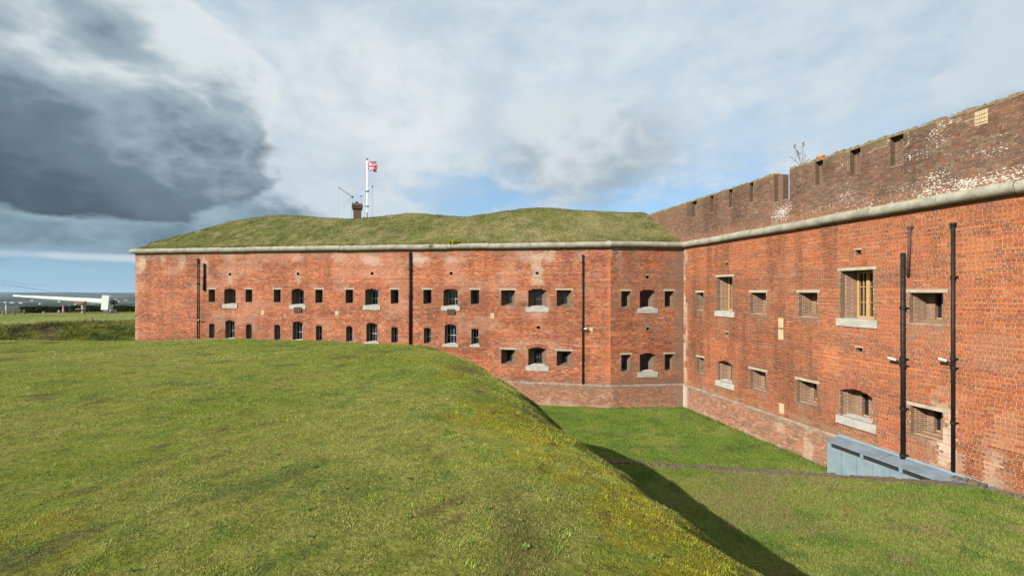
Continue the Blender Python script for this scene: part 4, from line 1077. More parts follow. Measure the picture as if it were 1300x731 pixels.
while u < ub:
    mb = MB(); mb.hexa([R.p(u-.012, z_lo+.031, nfront+ov-.01), R.p(u+.012, z_lo+.031, nfront+ov-.01), R.p(u+.012, z_hi+.031, .1), R.p(u-.012, z_hi+.031, .1), R.p(u-.012, z_lo+.05, nfront+ov-.01), R.p(u+.012, z_lo+.05, nfront+ov-.01), R.p(u+.012, z_hi+.05, .1), R.p(u-.012, z_hi+.05, .1)])
    part(mb.build('roof_seam', M['clad_roof'], None), rf); u += 1.9
u = ua; i = 0
while u < ub-.1:
    e = min(u+.56, ub); mb = MB(); top = z_lo-.17
    mb.hexa([R.p(u+.006, -.1, nfront), R.p(e-.006, -.1, nfront), R.p(e-.006, -.1, nfront-.04), R.p(u+.006, -.1, nfront-.04), R.p(u+.006, top, nfront), R.p(e-.006, top, nfront), R.p(e-.006, top, nfront-.04), R.p(u+.006, top, nfront-.04)])
    part(mb.build('cladding_panel', M['clad'], None), sh); u = e; i += 1
mb = MB(); mb.hexa([R.p(ua, -.1, nfront-.05), R.p(ub, -.1, nfront-.05), R.p(ub, -.1, .12), R.p(ua, -.1, .12), R.p(ua, z_lo-.03, nfront-.05), R.p(ub, z_lo-.03, nfront-.05), R.p(ub, z_hi-.03, .12), R.p(ua, z_hi-.03, .12)])
part(mb.build('dark_core', M['dark'], None), sh)
mb = MB(); mb.hexa([R.p(ua-.002, -.1, nfront), R.p(ua+.15, -.1, nfront), R.p(ua+.15, -.1, .1), R.p(ua-.002, -.1, .1), R.p(ua-.002, z_lo-.02, nfront+.002), R.p(ua+.15, z_lo-.02, nfront+.002), R.p(ua+.15, z_hi-.03, .1), R.p(ua-.002, z_hi-.03, .1)])
part(mb.build('end_panel', M['clad'], None), sh)
u = ua+.16+1.15
while u < ub:
    mb = MB(); mb.hexa([R.p(u-.05, z_lo-.19, nfront+.02), R.p(u+.05, z_lo-.19, nfront+.02), R.p(u+.05, z_lo-.19, nfront-.02), R.p(u-.05, z_lo-.19, nfront-.02), R.p(u-.05, z_lo-.012, nfront+.02), R.p(u+.05, z_lo-.012, nfront+.02), R.p(u+.05, z_lo-.012, nfront-.02), R.p(u-.05, z_lo-.012, nfront-.02)])
    part(mb.build('bracket', M['clad'], None), sh); u += 1.25

# ------------------------------------------------------------------ pipes on the walls
def drainpipe(wall, x, y0, y1, rad, label, mat='iron', collars=(), stand=.09, lean=0.0, hopper=True):
    fr = FR[wall]; u = fr.at(x)[0]; z1 = fr.at(x, y0)[1]; z0 = fr.at(x, y1)[1]
    th = thing('drainpipe', tuple(fr.p(u, z0, stand)), label, 'pipe')
    mb = MB(); mb.tube([fr.p(u-lean, z0, stand), fr.p(u, z1, stand)], rad, 12); part(mb.build('pipe', M[mat], None, smooth=True), th)
    if hopper:
        mb = MB(); mb.tube([fr.p(u, z1-.10, stand), fr.p(u, z1-.02, stand), fr.p(u, z1+.02, stand)], [rad*1.15, rad*1.7, rad*1.7], 12); part(mb.build('pipe_head', M[mat], None), th)
    for cy in collars:
        zc_ = fr.at(x, cy)[1]; k_ = (zc_-z0)/(z1-z0); uu = u-lean*(1-k_)
        mb = MB(); mb.tube([fr.p(uu, zc_-.05, stand), fr.p(uu, zc_+.05, stand)], rad*1.35, 12); 
        mb.hexa([fr.p(uu-rad*1.9, zc_-.03, .03), fr.p(uu+rad*1.9, zc_-.03, .03), fr.p(uu+rad*1.9, zc_-.03, .0), fr.p(uu-rad*1.9, zc_-.03, .0), fr.p(uu-rad*1.9, zc_+.03, .03), fr.p(uu+rad*1.9, zc_+.03, .03), fr.p(uu+rad*1.9, zc_+.03, .0), fr.p(uu-rad*1.9, zc_+.03, .0)])
        part(mb.build('collar', M[mat], None), th)
    return th
drainpipe('R', 1149.3, 321, 583, .066, 'thick black drainpipe ending on the roof of the metal lean-to', collars=(391, 455.5, 464, 518, 577), stand=.11, hopper=False)
drainpipe('R', 1157, 288, 350, .045, 'short rusty pipe stub high on the rampart wall', 'rust', (289,), .07, lean=.05)
drainpipe('R', 1212.8, 284, 597, .050, 'long slim black drainpipe nearest the camera on the rampart wall', collars=(352, 455, 467, 536), stand=.10)
drainpipe('L', 252.3, 329, 440, .042, 'thin drainpipe near the far left end of the casemate block', collars=(333, 360, 405))
drainpipe('L', 260.3, 334.5, 369, .065, 'short black pipe stub beside the far left drainpipe', hopper=False)
drainpipe('L', 521.2, 320, 447, .082, 'stout black drainpipe in the middle of the casemate block front', collars=(342, 376, 412), hopper=False)
drainpipe('L', 739.8, 324, 487, .042, 'thin black drainpipe beside the canted end of the casemate block', collars=(333, 349, 417, 456))
def security_camera(wall, x, y, du, label, rad=.046, ln=.26, stand=.14):
    fr = FR[wall]; u, z = fr.at(x, y); th = thing('security_camera', tuple(fr.p(u, z, stand)), label, 'camera')
    mb = MB(); mb.tube([fr.p(u+du*.55, z-.05, .02), fr.p(u+du*.55, z-.06, stand+.02), fr.p(u+du*.2, z-.01, stand+.06)], .025, 8); part(mb.build('bracket', M['iron'], None, smooth=True), th)
    mb = MB(); mb.tube([fr.p(u-du, z+.03, stand+.10), fr.p(u-du*.6, z+.02, stand+.09), fr.p(u+du*.3, z-.01, stand+.06)], [rad, rad, rad*.9], 10); b_ = part(mb.build('housing', M['grey_paint'], None, smooth=False), th)
    mb = MB(); mb.tube([fr.p(u-du*1.03, z+.031, stand+.101), fr.p(u-du*1.0, z+.03, stand+.10)], rad*.8, 10); part(mb.build('lens', M['dark'], None), b_)
security_camera('R', 1141.5, 456, .18, 'white camera on bracket beside the thick black drainpipe')
security_camera('R', 1206, 457, .14, 'white camera on bracket beside the long slim drainpipe')
security_camera('L', 255, 406, -.14, 'small camera on the far left drainpipe of the casemate block')
security_camera('L', 742.5, 417, -.14, 'small camera on the thin drainpipe by the canted end')

# ------------------------------------------------------------------ turf roof of the casemate block
RIDGE = np.array([(150, 316), (178, 314), (190, 309), (205, 303), (217, 300.5), (232, 298), (260, 289), (290, 281), (320, 276), (345, 273.5), (380, 273.5), (405, 276), (430, 277.5), (455, 277), (480, 274.5),
                  (505, 271.5), (530, 270), (550, 272.5), (580, 275), (605, 273.5), (640, 268), (665, 264.5), (688, 263), (720, 266), (770, 268.5), (822, 269.5), (900, 270)], float)
TOT = LLEN+FLEN; SL = .64
bkL = Vector((-L.N.x, -L.N.y)); bkR = Vector((-R.U.x, -R.U.y))
def front(s_):
    if s_ <= LLEN: p_ = L.p(s_, 0, -.03); f = max(0.0, (s_-LLEN+6)/ (6+FLEN))
    else: p_ = FA.p(s_-LLEN, 0, -.03); f = (s_-LLEN+6)/(6+FLEN)
    return Vector((p_.x, p_.y)), (bkL*(1-f)+bkR*f).normalized()
def zc_of(s_): return CT-.05+(lift(s_) if s_ < LLEN else 0)
ss_ = np.concatenate([np.arange(.1, TOT-.12, .3), [TOT-.06]]); RB = []
for s_ in ss_:
    p_, b_ = front(s_); lo, hi = 0.0, 9.0
    for _ in range(40):
        m_ = (lo+hi)/2; q = p_+b_*m_; z_ = zc_of(s_)+SL*m_
        px = 650+535*q.x/q.y; py = 371-535*(z_-CAMZ)/q.y
        if py > np.interp(px, RIDGE[:, 0], RIDGE[:, 1]): lo = m_
        else: hi = m_
    RB.append(hi)
RB = np.array(RB)
RB = np.convolve(np.pad(RB, 2, 'edge'), np.ones(5)/5, 'valid')
bs = np.concatenate([np.arange(0, 6.2, .2), np.arange(6.5, 14.6, .9)])
X = np.zeros((len(bs), len(ss_))); Y = X.copy(); Z = X.copy(); S2 = X.copy(); B2 = X.copy()
def roof_prof(b, br, zc_):
    H = SL*br; a = SL*b; k = .30
    h = np.clip(.5+.5*(H+.06-a)/k, 0, 1); m_ = (H+.06)*(1-h)+a*h - k*h*(1-h)
    return zc_ + m_ - .04*np.maximum(b-br-.5, 0)
for j, s_ in enumerate(ss_):
    p_, b_ = front(s_)
    X[:, j] = p_.x+b_.x*bs; Y[:, j] = p_.y+b_.y*bs; S2[:, j] = s_; B2[:, j] = bs
    Z[:, j] = roof_prof(bs, RB[j], zc_of(s_))
Z += ((fbm(S2*.7, B2*.7, 170, 3)-.5)*.10 + (fbm(S2*1.6, B2*1.6, 171, 3)-.5)*.05 + (fbm(S2*4.5, B2*4.5, 173, 2)-.5)*.03)*smooth(0, .6, B2)
def roof_c(s_, b):
    g = fbm(s_*.4, b*.6, 181, 4); g2 = fbm(s_*1.6, b*1.6, 183, 4)
    c = mixc((.142, .150, .055), (.205, .190, .090), smooth(.38, .62, g)); c = mixc(c, (.115, .145, .050), smooth(.52, .70, g2)*.7)
    c = mixc(c, (.28, .23, .15), smooth(.58, .74, fbm(s_*1.1, b*2.2, 185, 4))*.7)
    c = mixc(c, (.17, .13, .08), smooth(.35, .0, b)*.8); return c
o = gridmesh('turf_roof', X, Y, Z, roof_c(S2, B2)*.75, M['turf_far'], flip=False); del o['kind']; part(o, fort)
r = np.random.default_rng(191); n = 210000
sv = r.uniform(.15, TOT-.15, n); bv = r.uniform(0, 6.0, n)**1.0
j = np.clip(np.interp(sv, ss_, np.arange(len(ss_))), 0, len(ss_)-1.001); i = np.clip(np.interp(bv, bs, np.arange(len(bs))), 0, len(bs)-1.001)
i0 = i.astype(int); j0 = j.astype(int); fi = i-i0; fj = j-j0
def bil(A): return (A[i0, j0]*(1-fj)+A[i0, j0+1]*fj)*(1-fi) + (A[i0+1, j0]*(1-fj)+A[i0+1, j0+1]*fj)*fi
P = np.stack([bil(X), bil(Y), bil(Z)], 1); rbv = np.interp(sv, ss_, RB); ok = bv < rbv+1.2; P = P[ok]; sv = sv[ok]; bv = bv[ok]; m_ = len(sv)
c = roof_c(sv, bv)*(1+r.normal(0, .25, m_)).clip(.4, 1.8)[:, None]
blades('roof_grass', P, c, (.03+.10*r.random(m_)**1.5)*(.6+.7*smooth(.5, .75, fbm(sv*2.0, bv*2.0, 187, 3)))*(1+1.3*smooth(.45, .05, bv)), .014+.014*r.random(m_), .9, 12, 'dry olive grass growing on the turf roof of the casemate block')
def roof_pt(s_, b):
    p_, b_ = front(s_); return Vector((p_.x+b_.x*b, p_.y+b_.y*b, float(roof_prof(np.array([b]), np.interp(s_, ss_, RB), zc_of(s_))[0])))
# crumbling brick edge showing between cordon and turf
mb = MB(); r2 = random.Random(5)
s_ = 1.0
while s_ < TOT-.5:
    if r2.random() < .62:
        p_, b_ = front(s_); u2 = Vector((b_.y, -b_.x)); ln = r2.uniform(.08, .24); z_ = zc_of(s_)+.01; h = r2.uniform(.03, .085); dp = r2.uniform(.02, .07)
        q = [p_+u2*0-b_*dp, p_+u2*ln-b_*dp, p_+u2*ln+b_*.15, p_+b_*.15]
        mb.hexa([(v_.x, v_.y, z_) for v_ in q]+[(v_.x, v_.y, z_+h+r2.uniform(-.015, .015)) for v_ in q], 0 if r2.random() < .7 else 1)
    s_ += r2.uniform(.12, .4)
M['rub1'] = simple('edge_rubble', (.20, .13, .09), .95, .3, 8); M['rub2'] = simple('edge_rubble_pale', (.48, .43, .37), .95, .2, 8)
part(mb.build('rubble_edge', [M['rub1'], M['rub2']], None), fort)['kind'] = 'stuff'
# yellow-flowered weed rooted in the cordon
def leafy(name, centre, rad, n, cols, size, label, cat, seed, squash=.6, stem=True):
    th = thing(name, centre, label, cat); r = np.random.default_rng(seed)
    d = r.normal(0, 1, (n, 3)); d /= np.linalg.norm(d, axis=1)[:, None]; rr = rad*r.random(n)**.45*(.6+.8*r.random(n))
    P = np.array(centre)+d*rr[:, None]*np.array([1, .6, squash])+np.array([0, 0, rad*squash*.6])
    t1 = r.normal(0, 1, (n, 3)); t1 /= np.linalg.norm(t1, axis=1)[:, None]; t2 = np.cross(t1, d); t2 /= np.linalg.norm(t2, axis=1)[:, None]+1e-6
    s_ = size*(.6+.8*r.random(n))[:, None]
    V = np.stack([P-t1*s_, P+t2*s_*.5, P+t1*s_, P-t2*s_*.5], 1).reshape(-1, 3); F = np.arange(4*n).reshape(-1, 4)
    c = np.array(cols)[r.integers(0, len(cols), n)]*(.7+.6*r.random(n))[:, None]
    o = mesh_np('foliage', V, F, M['blade'], vcol=np.repeat(np.concatenate([c, np.ones((n, 1))], 1), 4, 0)); part(o, th)
    if stem:
        mb = MB()
        for k in range(5):
            e = Vector(centre)+Vector((r.normal(0, rad*.5), r.normal(0, rad*.3), rad*squash*.8)); mb.tube([Vector(centre)-Vector((0, 0, .02)), (Vector(centre)+e)/2+Vector((0, 0, .02)), e], [.008, .006, .003], 5)
        part(mb.build('stem', M['wood_old'], None), th)
    return th
up_, zp_ = L.at(577, 313.5)
q = L.p(up_, CT+.06, .12); leafy('wall_plant', tuple(q), .62, 420, [(.32, .27, .03), (.10, .14, .03), (.14, .16, .04), (.40, .33, .02)], .055, 'yellow-flowering weed sprouting from the cordon above the middle windows', 'plant', 3, .32)
up_, zp_ = L.at(549, 314); q = L.p(up_, CT-.12, .26); leafy('wall_plant', tuple(q), .22, 90, [(.20, .20, .03), (.10, .14, .03)], .045, 'small green weed clinging under the cordon left of the yellow-flowering weed', 'plant', 4, .4)

# ------------------------------------------------------------------ chimney, flagstaff and aerial on the roof
def at_y(x, y, dep): rr = px_ray(x, y); return Vector((rr.x*dep, dep, CAMZ+rr.z*dep))
dep = 38.0; c0 = at_y(453.6, 258, dep); base_z = 8.6; w = .46
ch = thing('chimney', (c0.x, c0.y, base_z), 'square weathered brick chimney with corbelled cap on the turf roof', 'chimney')
def cbrick(name, a, b, d_, e, mat, zr=.35):
    mb = MB(); cs, sn = math.cos(zr), math.sin(zr)
    q = [(-1, -1), (1, -1), (1, 1), (-1, 1)]
    mb.hexa([(c0.x+(x*cs-y*sn)*d_, c0.y+(x*sn+y*cs)*d_, a) for x, y in q]+[(c0.x+(x*cs-y*sn)*e, c0.y+(x*sn+y*cs)*e, b) for x, y in q]); return part(mb.build(name, mat, None), ch)
M['chim'] = jamb_mat('chimney_brick', (.6, .8), (.0, .0), .62)
zt = c0.z
cbrick('stack', base_z-.3, zt-.62, .36, .34, M['chim']); cbrick('corbel', zt-.62, zt-.5, .36, .44, M['chim']); cbrick('band', zt-.5, zt-.40, .445, .445, M['chim']); cbrick('corbel', zt-.40, zt-.30, .40, .47, M['chim'])
cbrick('cap', zt-.30, zt-.08, .475, .42, M['chim'])
mb = MB(); mb.tube([(c0.x-.05, c0.y, zt-.09), (c0.x-.05, c0.y, zt+.07), (c0.x-.05, c0.y, zt+.11)], [.15, .14, .16], 12); part(mb.build('chimney_pot', M['chim'], None), ch)
dep = 39.0; t0 = at_y(466.2, 203, dep)
fp = thing('flagstaff', (t0.x, t0.y, 8.6), 'white flagstaff with slanting yard standing on the turf roof', 'flagpole')
mb = MB(); mb.tube([(t0.x, t0.y, 8.3), (t0.x, t0.y, t0.z)], [.062, .045], 12); part(mb.build('pole', M['white_paint'], None, smooth=True), fp)
mb = MB(); mb.tube([(t0.x, t0.y, t0.z), (t0.x, t0.y, t0.z+.05), (t0.x, t0.y, t0.z+.1)], [.10, .12, .04], 10); part(mb.build('truck', M['dark_paint'], None), fp)
y1, y2 = at_y(458.3, 249, dep), at_y(473, 236.5, dep)
mb = MB(); mb.tube([y1, (y1+y2)/2, y2], [.03, .045, .03], 8); yd = part(mb.build('yard', M['grey_paint'], None), fp)
for e in (y1, y2):
    mb = MB(); mb.tube([e-Vector((.07, 0, .03)), e+Vector((.07, 0, .03))], .06, 8); part(mb.build('block', M['dark_paint'], None), yd)
for zz in (at_y(466, 243, dep).z, at_y(466, 262, dep).z):
    mb = MB(); mb.box(t0.x-.16, t0.x+.16, t0.y-.1, t0.y+.1, zz-.04, zz+.04); part(mb.build('bracket', M['dark_paint'], None), fp)
for e, dx in ((y2, .35), (y1, -.1)):
    mb = MB(); mb.tube([e, Vector((e.x-dx*.3, e.y, 9.0))], .012, 5); part(mb.build('halyard', M['cable'], None), fp)
# flag, blowing away to the right
M['fblue'] = simple('flag_blue', (.02, .05, .20), .8, .1); M['fred'] = simple('flag_red', (.55, .03, .05), .8, .1); M['fwhite'] = simple('flag_white', (.50, .49, .50), .8, .05)
def jack(u, v):
    """a union flag, u 0..2 along the fly, v 0..1 up"""
    x, y = u-1.0, v-.5
    if abs(x) < .105 or abs(y) < .105: return 1
    if abs(x) < .17 or abs(y) < .17: return 2
    k = 1/math.sqrt(5)
    for s_ in (1, -1):
        dist = (y - s_*x*.5)*2*k
        hoist = x < 0
        off = dist if hoist else -dist
        if 0 < -off*s_*1 < .067: return 1
        if abs(dist) < .10: return 2
    return 0
mb = MB(); nu, nv = 64, 32; fd = Vector((.94, -.33, 0)); fnm = Vector((.33, .94, 0)); ftop = at_y(466.2, 205.0, dep); LF, HF = 1.20, .92; vs = []; mi = []; fs = []
for jv in range(nv+1):
    for iu in range(nu+1):
        a, b = iu/nu, jv/nv
        wv = .16*a**.7*math.sin(a*8.5+b*1.2)+.05*a*math.sin(a*17-b*2.0)
        p_ = ftop + Vector((.06, 0, 0)) + fd*(LF*a*.86) + fnm*wv + Vector((0, 0, -HF*(1-b) - .16*a*a + .05*a*math.sin(a*7+2*b)))
        vs.append(p_)
for jv in range(nv):
    for iu in range(nu):
        fs.append((jv*(nu+1)+iu, jv*(nu+1)+iu+1, (jv+1)*(nu+1)+iu+1, (jv+1)*(nu+1)+iu)); mi.append(jack(2*(iu+.5)/nu, (jv+.5)/nv))
fl = mesh_np('flag', np.array([tuple(v_-Vector(ftop)) for v_ in vs]), np.array(fs), None, smooth=True, mats=[M['fblue'], M['fred'], M['fwhite']], mi=mi); fl.location = ftop
tag(fl, 'red, white and blue flag with crossed bars flying from the flagstaff', 'flag')
dep = 40.0; a1, a2 = at_y(429.5, 238, dep), at_y(447.5, 250, dep)
ae = thing('aerial', (a1.x-.05, a1.y, 8.6), 'thin aerial mast with a slanting arm left of the chimney', 'aerial')
mb = MB(); mb.tube([(a1.x-.15, a1.y, 8.3), (a1.x, a1.y, a1.z)], .016, 6); part(mb.build('mast', M['grey_paint'], None), ae)
mb = MB(); mb.tube([a1, a2], [.035, .025], 6); part(mb.build('arm', M['dark_paint'], None), ae)
mb = MB(); mb.tube([a2-Vector((.1, 0, .02)), a2+Vector((.08, 0, .02))], .09, 8); part(mb.build('fitting', M['dark_paint'], None), ae)
mb = MB(); mb.tube([a2, Vector((a2.x-.5, a2.y, 9.0))], .012, 5); part(mb.build('stay_wire', M['cable'], None), ae)
mb = MB(); mb.tube([a1, a1+Vector((-.30, 0, .32))], .02, 5); part(mb.build('whip', M['grey_paint'], None), ae)

# ------------------------------------------------------------------ things on the rampart parapet
up_ = R.at(1012)[0]; q = R.p(up_, PT+.06, -.25)
dp = thing('dead_plant', tuple(q), 'leafless seeding weed on the parapet beside the open embrasure', 'plant')
r2 = random.Random(9)
for (dx, dz, k) in ((-.55, 1.25, 1), (.12, 1.45, 1), (-.95, .55, 0), (.35, .8, 0), (-.3, .9, 1), (.6, .5, 0)):
    mb = MB(); top = q+Vector((R.U.x, R.U.y, 0))*dx*-.3+Vector((dx*.75, -dx*.1, dz*.75)); m_ = (q+top)/2+Vector((r2.uniform(-.08, .08), 0, .06)); mb.tube([q-Vector((0, 0, .05)), m_, top], [.013, .009, .005], 5)
    for j_ in range(6):
        t_ = .45+.5*j_/6; b_ = q.lerp(top, t_); e = b_+Vector((r2.uniform(-.18, .18), r2.uniform(-.1, .1), r2.uniform(.05, .18))); mb.tube([b_, e], [.006, .004], 4)
    part(mb.build('stalk', M['wood_old'], None), dp)
    if k:
        mb = MB()
        for j_ in range(9): mb.tube([top+Vector((r2.uniform(-.05, .05), 0, -.02*j_)), top+Vector((r2.uniform(-.10, .10), r2.uniform(-.05, .05), .06-.025*j_))], [.016, .006], 4)
        part(mb.build('seed_head', M['wood_old'], None), dp)
up_ = R.at(1033.5)[0]; q = R.p(up_, PT+.02, -.34)
tp = thing('clay_pot', tuple(q), 'orange terracotta chimney pot showing above the parapet', 'pot')
mb = MB(); mb.tube([q, q+Vector((0, 0, .20)), q+Vector((0, 0, .21)), q+Vector((0, 0, .29))], [.125, .12, .15, .15], 14); part(mb.build('body', M['terracotta'], None), tp)
mb = MB(); mb.tube([q+Vector((0, 0, .27)), q+Vector((0, 0, .30))], .105, 14); part(mb.build('mouth', M['dark'], None), tp)
up_ = R.at(983)[0]; q = R.p(up_-.1, PT+.05, -.3)
mb = MB(); mb.hexa([R.p(up_-.35, PT+.08, -.1), R.p(up_-.02, PT+.08, -.1), R.p(up_-.02, PT+.08, -.4), R.p(up_-.35, PT+.08, -.4), R.p(up_-.33, PT+.15, -.12), R.p(up_-.05, PT+.14, -.12), R.p(up_-.05, PT+.14, -.38), R.p(up_-.33, PT+.16, -.38)])
o = mb.build('clay_tile', M['terracotta'], None); tag(o, 'loose orange tile on the parapet left of the open embrasure', 'tile')
# moss and small plants along the near coping
r = np.random.default_rng(201); n = 9000; u = r.uniform(-4, RLEN, n)
ok = fbm(u*1.4, u*0, 203, 3) > .42; u = u[ok]; m_ = len(u); nn = r.uniform(-.45, .04, m_)
P = np.stack([R.O.x+R.U.x*u+R.N.x*nn, R.O.y+R.U.y*u+R.N.y*nn, np.full(m_, PT+.085)], 1)
slot = np.zeros(m_, bool)
for (a, b, z_, k_) in [q_ for q_ in SLOTS if q_[3] == 2]: slot |= (u > a-.03) & (u < b+.03)
P = P[~slot]; m_ = len(P)
c = np.array([(.12, .13, .035), (.20, .17, .07), (.08, .10, .03), (.42, .40, .34)])[r.integers(0, 4, m_)]*(.7+.6*r.random(m_))[:, None]
blades('parapet_moss', P, c, .02+.07*r.random(m_)**2, .018+.02*r.random(m_), 1.4, 14, 'moss and lichen tufts along the top of the parapet', 'moss')

# ------------------------------------------------------------------ land beyond: field, bank, distant country
BA = np.array((-65.8, 54.2)); BD = np.array((.609, .793)); BN = np.array((.793, -.609))
def field_h(x, y):
    d = (x-BA[0])*BN[0]+(y-BA[1])*BN[1]
    near = 3.0 - np.clip(.62*np.logaddexp(0, d*2.2)/2.2, 0, 3.7)
    near = near + (fbm(x*.05, y*.05, 211, 3)-.5)*.5*smooth(2, -6, d) + (fbm(x*.5, y*.5, 213, 3)-.5)*.5*smooth(-.5, 1, d)*smooth(9, 5, d)
    near = np.where((x > -25) & (y < 60), -.7, near)
    dist = np.hypot(x, y); fall = smooth(105, 900, dist)
    far = -74 + (fbm(x/2600, y/2600, 215, 4)-.5)*34*smooth(900, 5000, dist) + smooth(8500, 13500, dist)*(15+105*(fbm(x/3200, y/9000, 217, 3)-.25))
    return near*(1-fall) + far*fall
def field_c(x, y):
    dist = np.hypot(x, y)
    g = fbm(x*.06, y*.06, 221, 4); c = mixc((.150, .185, .055), (.195, .205, .075), smooth(.4, .6, g))
    d = (x-BA[0])*BN[0]+(y-BA[1])*BN[1]
    bank = smooth(-.3, .8, d); g2 = fbm(x*.35, y*.35, 223, 4)
    cb = mixc((.205, .215, .052), (.110, .135, .040), smooth(.4, .6, g2)); cb = mixc(cb, (.15, .11, .075), smooth(.58, .72, fbm(x*.5, y*.5, 225, 3))*.7)
    c = mixc(c, cb, bank)
    # far country: woods, fields, towns
    f1 = fbm(x/380, y/900, 231, 4); f2 = fbm(x/170, y/600, 233, 3)
    cf = mixc((.012, .020, .018), (.062, .072, .042), smooth(.47, .60, f1)); cf = mixc(cf, (.17, .155, .115), smooth(.62, .72, f2)*.7)
    return mixc(c, cf, smooth(120, 420, dist))
def span(*seg):
    out = []
    for a, b, st in seg: out.append(np.arange(a, b, st))
    return np.concatenate(out)
xs = span((-16000, -3000, 80), (-3000, -600, 40), (-600, -150, 15), (-150, -30, .7), (-30, 200, 12), (200, 3000, 200), (3000, 16001, 1000))
ys = span((-300, 30, 20), (30, 95, .7), (95, 200, 5), (200, 1200, 40), (1200, 15001, 90))
X, Y = np.meshgrid(xs, ys)
gridmesh('ground', X, Y, field_h(X, Y), field_c(X, Y), M['turf_far'])
# rough growth on the bank
r = np.random.default_rng(241); n = 60000
sv = r.uniform(-26, 34, n); dv = r.uniform(-.4, 6.0, n)
x = BA[0]+BD[0]*sv+BN[0]*dv; y = BA[1]+BD[1]*sv+BN[1]*dv; z = field_h(x, y); c = field_c(x, y)*(1+r.normal(0, .35, n)).clip(.3, 2)[:, None]
cl = fbm(x*.6, y*.6, 243, 3)
blades('bank_scrub', np.stack([x, y, z], 1), c, .06+.6*smooth(.45, .7, cl)*r.random(n)+.12*r.random(n), .05+.07*r.random(n), .9, 15, 'rough gorse and grass on the far bank left of the block', 'scrub')
n = 50000; sv = r.uniform(-30, 40, n); dv = r.uniform(-45, -.2, n); x = BA[0]+BD[0]*sv+BN[0]*dv; y = BA[1]+BD[1]*sv+BN[1]*dv; ok = (y < 95) & (y > 40); x, y = x[ok], y[ok]; m_ = len(x)
blades('field_grass', np.stack([x, y, field_h(x, y)], 1), field_c(x, y)*(1+r.normal(0, .2, m_)).clip(.5, 1.6)[:, None], .05+.06*r.random(m_), .05+.05*r.random(m_), .9, 16, 'mown grass of the field around the white gun')
GZ = 82.0
def gpt(x, y=None, dep=GZ):
    p_ = at_y(x, 371, dep); z_ = float(field_h(np.array([p_.x]), np.array([p_.y]))[0]) if y is None else at_y(x, y, dep).z; return Vector((p_.x, dep, z_))
# hedge
h0, h1 = gpt(28, dep=89), gpt(190, dep=92)
hd = thing('hedge', tuple(h0), 'dark clipped hedge along the far side of the field behind the gun', 'hedge')
n = 26000; t_ = r.random(n); bx = h0.x+(h1.x-h0.x)*t_; by = h0.y+(h1.y-h0.y)*t_+r.normal(0, .35, n); hz = field_h(bx, by); ht = (1.25+.45*(fbm(bx*.4, bx*0, 251, 3)-.3))
P = np.stack([bx, by, hz+ht*r.random(n)**.6], 1); c = np.array([(.030, .042, .016), (.05, .058, .022), (.075, .062, .028), (.022, .03, .014)])[r.integers(0, 4, n)]*(.6+.8*r.random(n))[:, None]
tv = r.normal(0, 1, (n, 3)); tv /= np.linalg.norm(tv, axis=1)[:, None]; t2 = np.cross(tv, r.normal(0, 1, (n, 3))); t2 /= np.linalg.norm(t2, axis=1)[:, None]; sz = (.06+.09*r.random(n))[:, None]
V = np.stack([P-tv*sz, P+t2*sz*.6, P+tv*sz, P-t2*sz*.6], 1).reshape(-1, 3)
part(mesh_np('foliage', V, np.arange(4*n).reshape(-1, 4), M['blade'], vcol=np.repeat(np.concatenate([c, np.ones((n, 1))], 1), 4, 0)), hd)
mb = MB()
for k in range(40):
    q = h0.lerp(h1, k/39); zz = float(field_h(np.array([q.x]), np.array([q.y]))[0]); mb.tube([(q.x, q.y, zz-.1), (q.x+.1, q.y, zz+1.0)], [.05, .02], 5)
part(mb.build('stems', M['wood_old'], None), hd)
# the gun
m0 = gpt(18, 375.6); m1 = gpt(136, 383.2)
gb = thing('gun', (m1.x, m1.y, gpt(136).z), 'very long white gun barrel on low supports in the field', 'gun')
ax = (m1-m0); mb = MB()
mb.tube([m0, m0+ax*.03, m0+ax*.30, m0+ax*.55, m0+ax*.74, m0+ax*.76, m0+ax*1.02], [.24, .20, .32, .42, .47, .52, .56], 24); part(mb.build('barrel', M['gunwhite'], None, smooth=False), gb)
mb = MB(); mb.tube([m0-ax*.002, m0+ax*.001], .13, 16); part(mb.build('muzzle', M['dark'], None), gb)
bx0, bx1 = gpt(132.8).x, gpt(143).x; g0 = gpt(138).z
mb = MB(); yb0, yb1 = GZ-.66, GZ+.4
zt0, zt1 = gpt(134, 374.6).z, gpt(142, 375.8).z; zb0 = gpt(133, 393).z
mb.hexa([(bx0-.1, yb0, zb0), (bx1-.35, yb0, zb0), (bx1-.35, yb1, zb0), (bx0-.1, yb1, zb0), (bx0+.12, yb0, zt0), (bx1-.05, yb0, zt1), (bx1-.05, yb1, zt1), (bx0+.12, yb1, zt0)]); part(mb.build('breech_block', M['gunwhite'], None), gb)
br_ = gpt(143, 383.5); mb = MB(); mb.tube([br_, br_+Vector((.35, 0, 0)), br_+Vector((.36, 0, 0)), br_+Vector((.9, 0, -.05))], [.42, .42, .26, .2], 16); part(mb.build('breech', M['iron'], None), gb)
for xx in (137.5, 143.5):
    mb = MB(); q = gpt(xx); mb.box(q.x-.18, q.x+.18, GZ-.6, GZ+.6, q.z-.1, zb0+.02); part(mb.build('foot', M['concrete'], None), gb)
q = gpt(140.5); mb = MB(); mb.box(q.x-.9, q.x+.8, GZ-.7, GZ-.45, q.z+.05, q.z+.55); part(mb.build('cradle_beam', M['dark_paint'], None), gb)
q = gpt(106); sz0 = gpt(106, 384.5).z; sz1 = gpt(106, 381.3).z
mb = MB(); mb.box(q.x-.95, q.x+.95, GZ-.75, GZ+.75, sz0, sz1-.12); part(mb.build('saddle', M['wood_old'], None), gb)
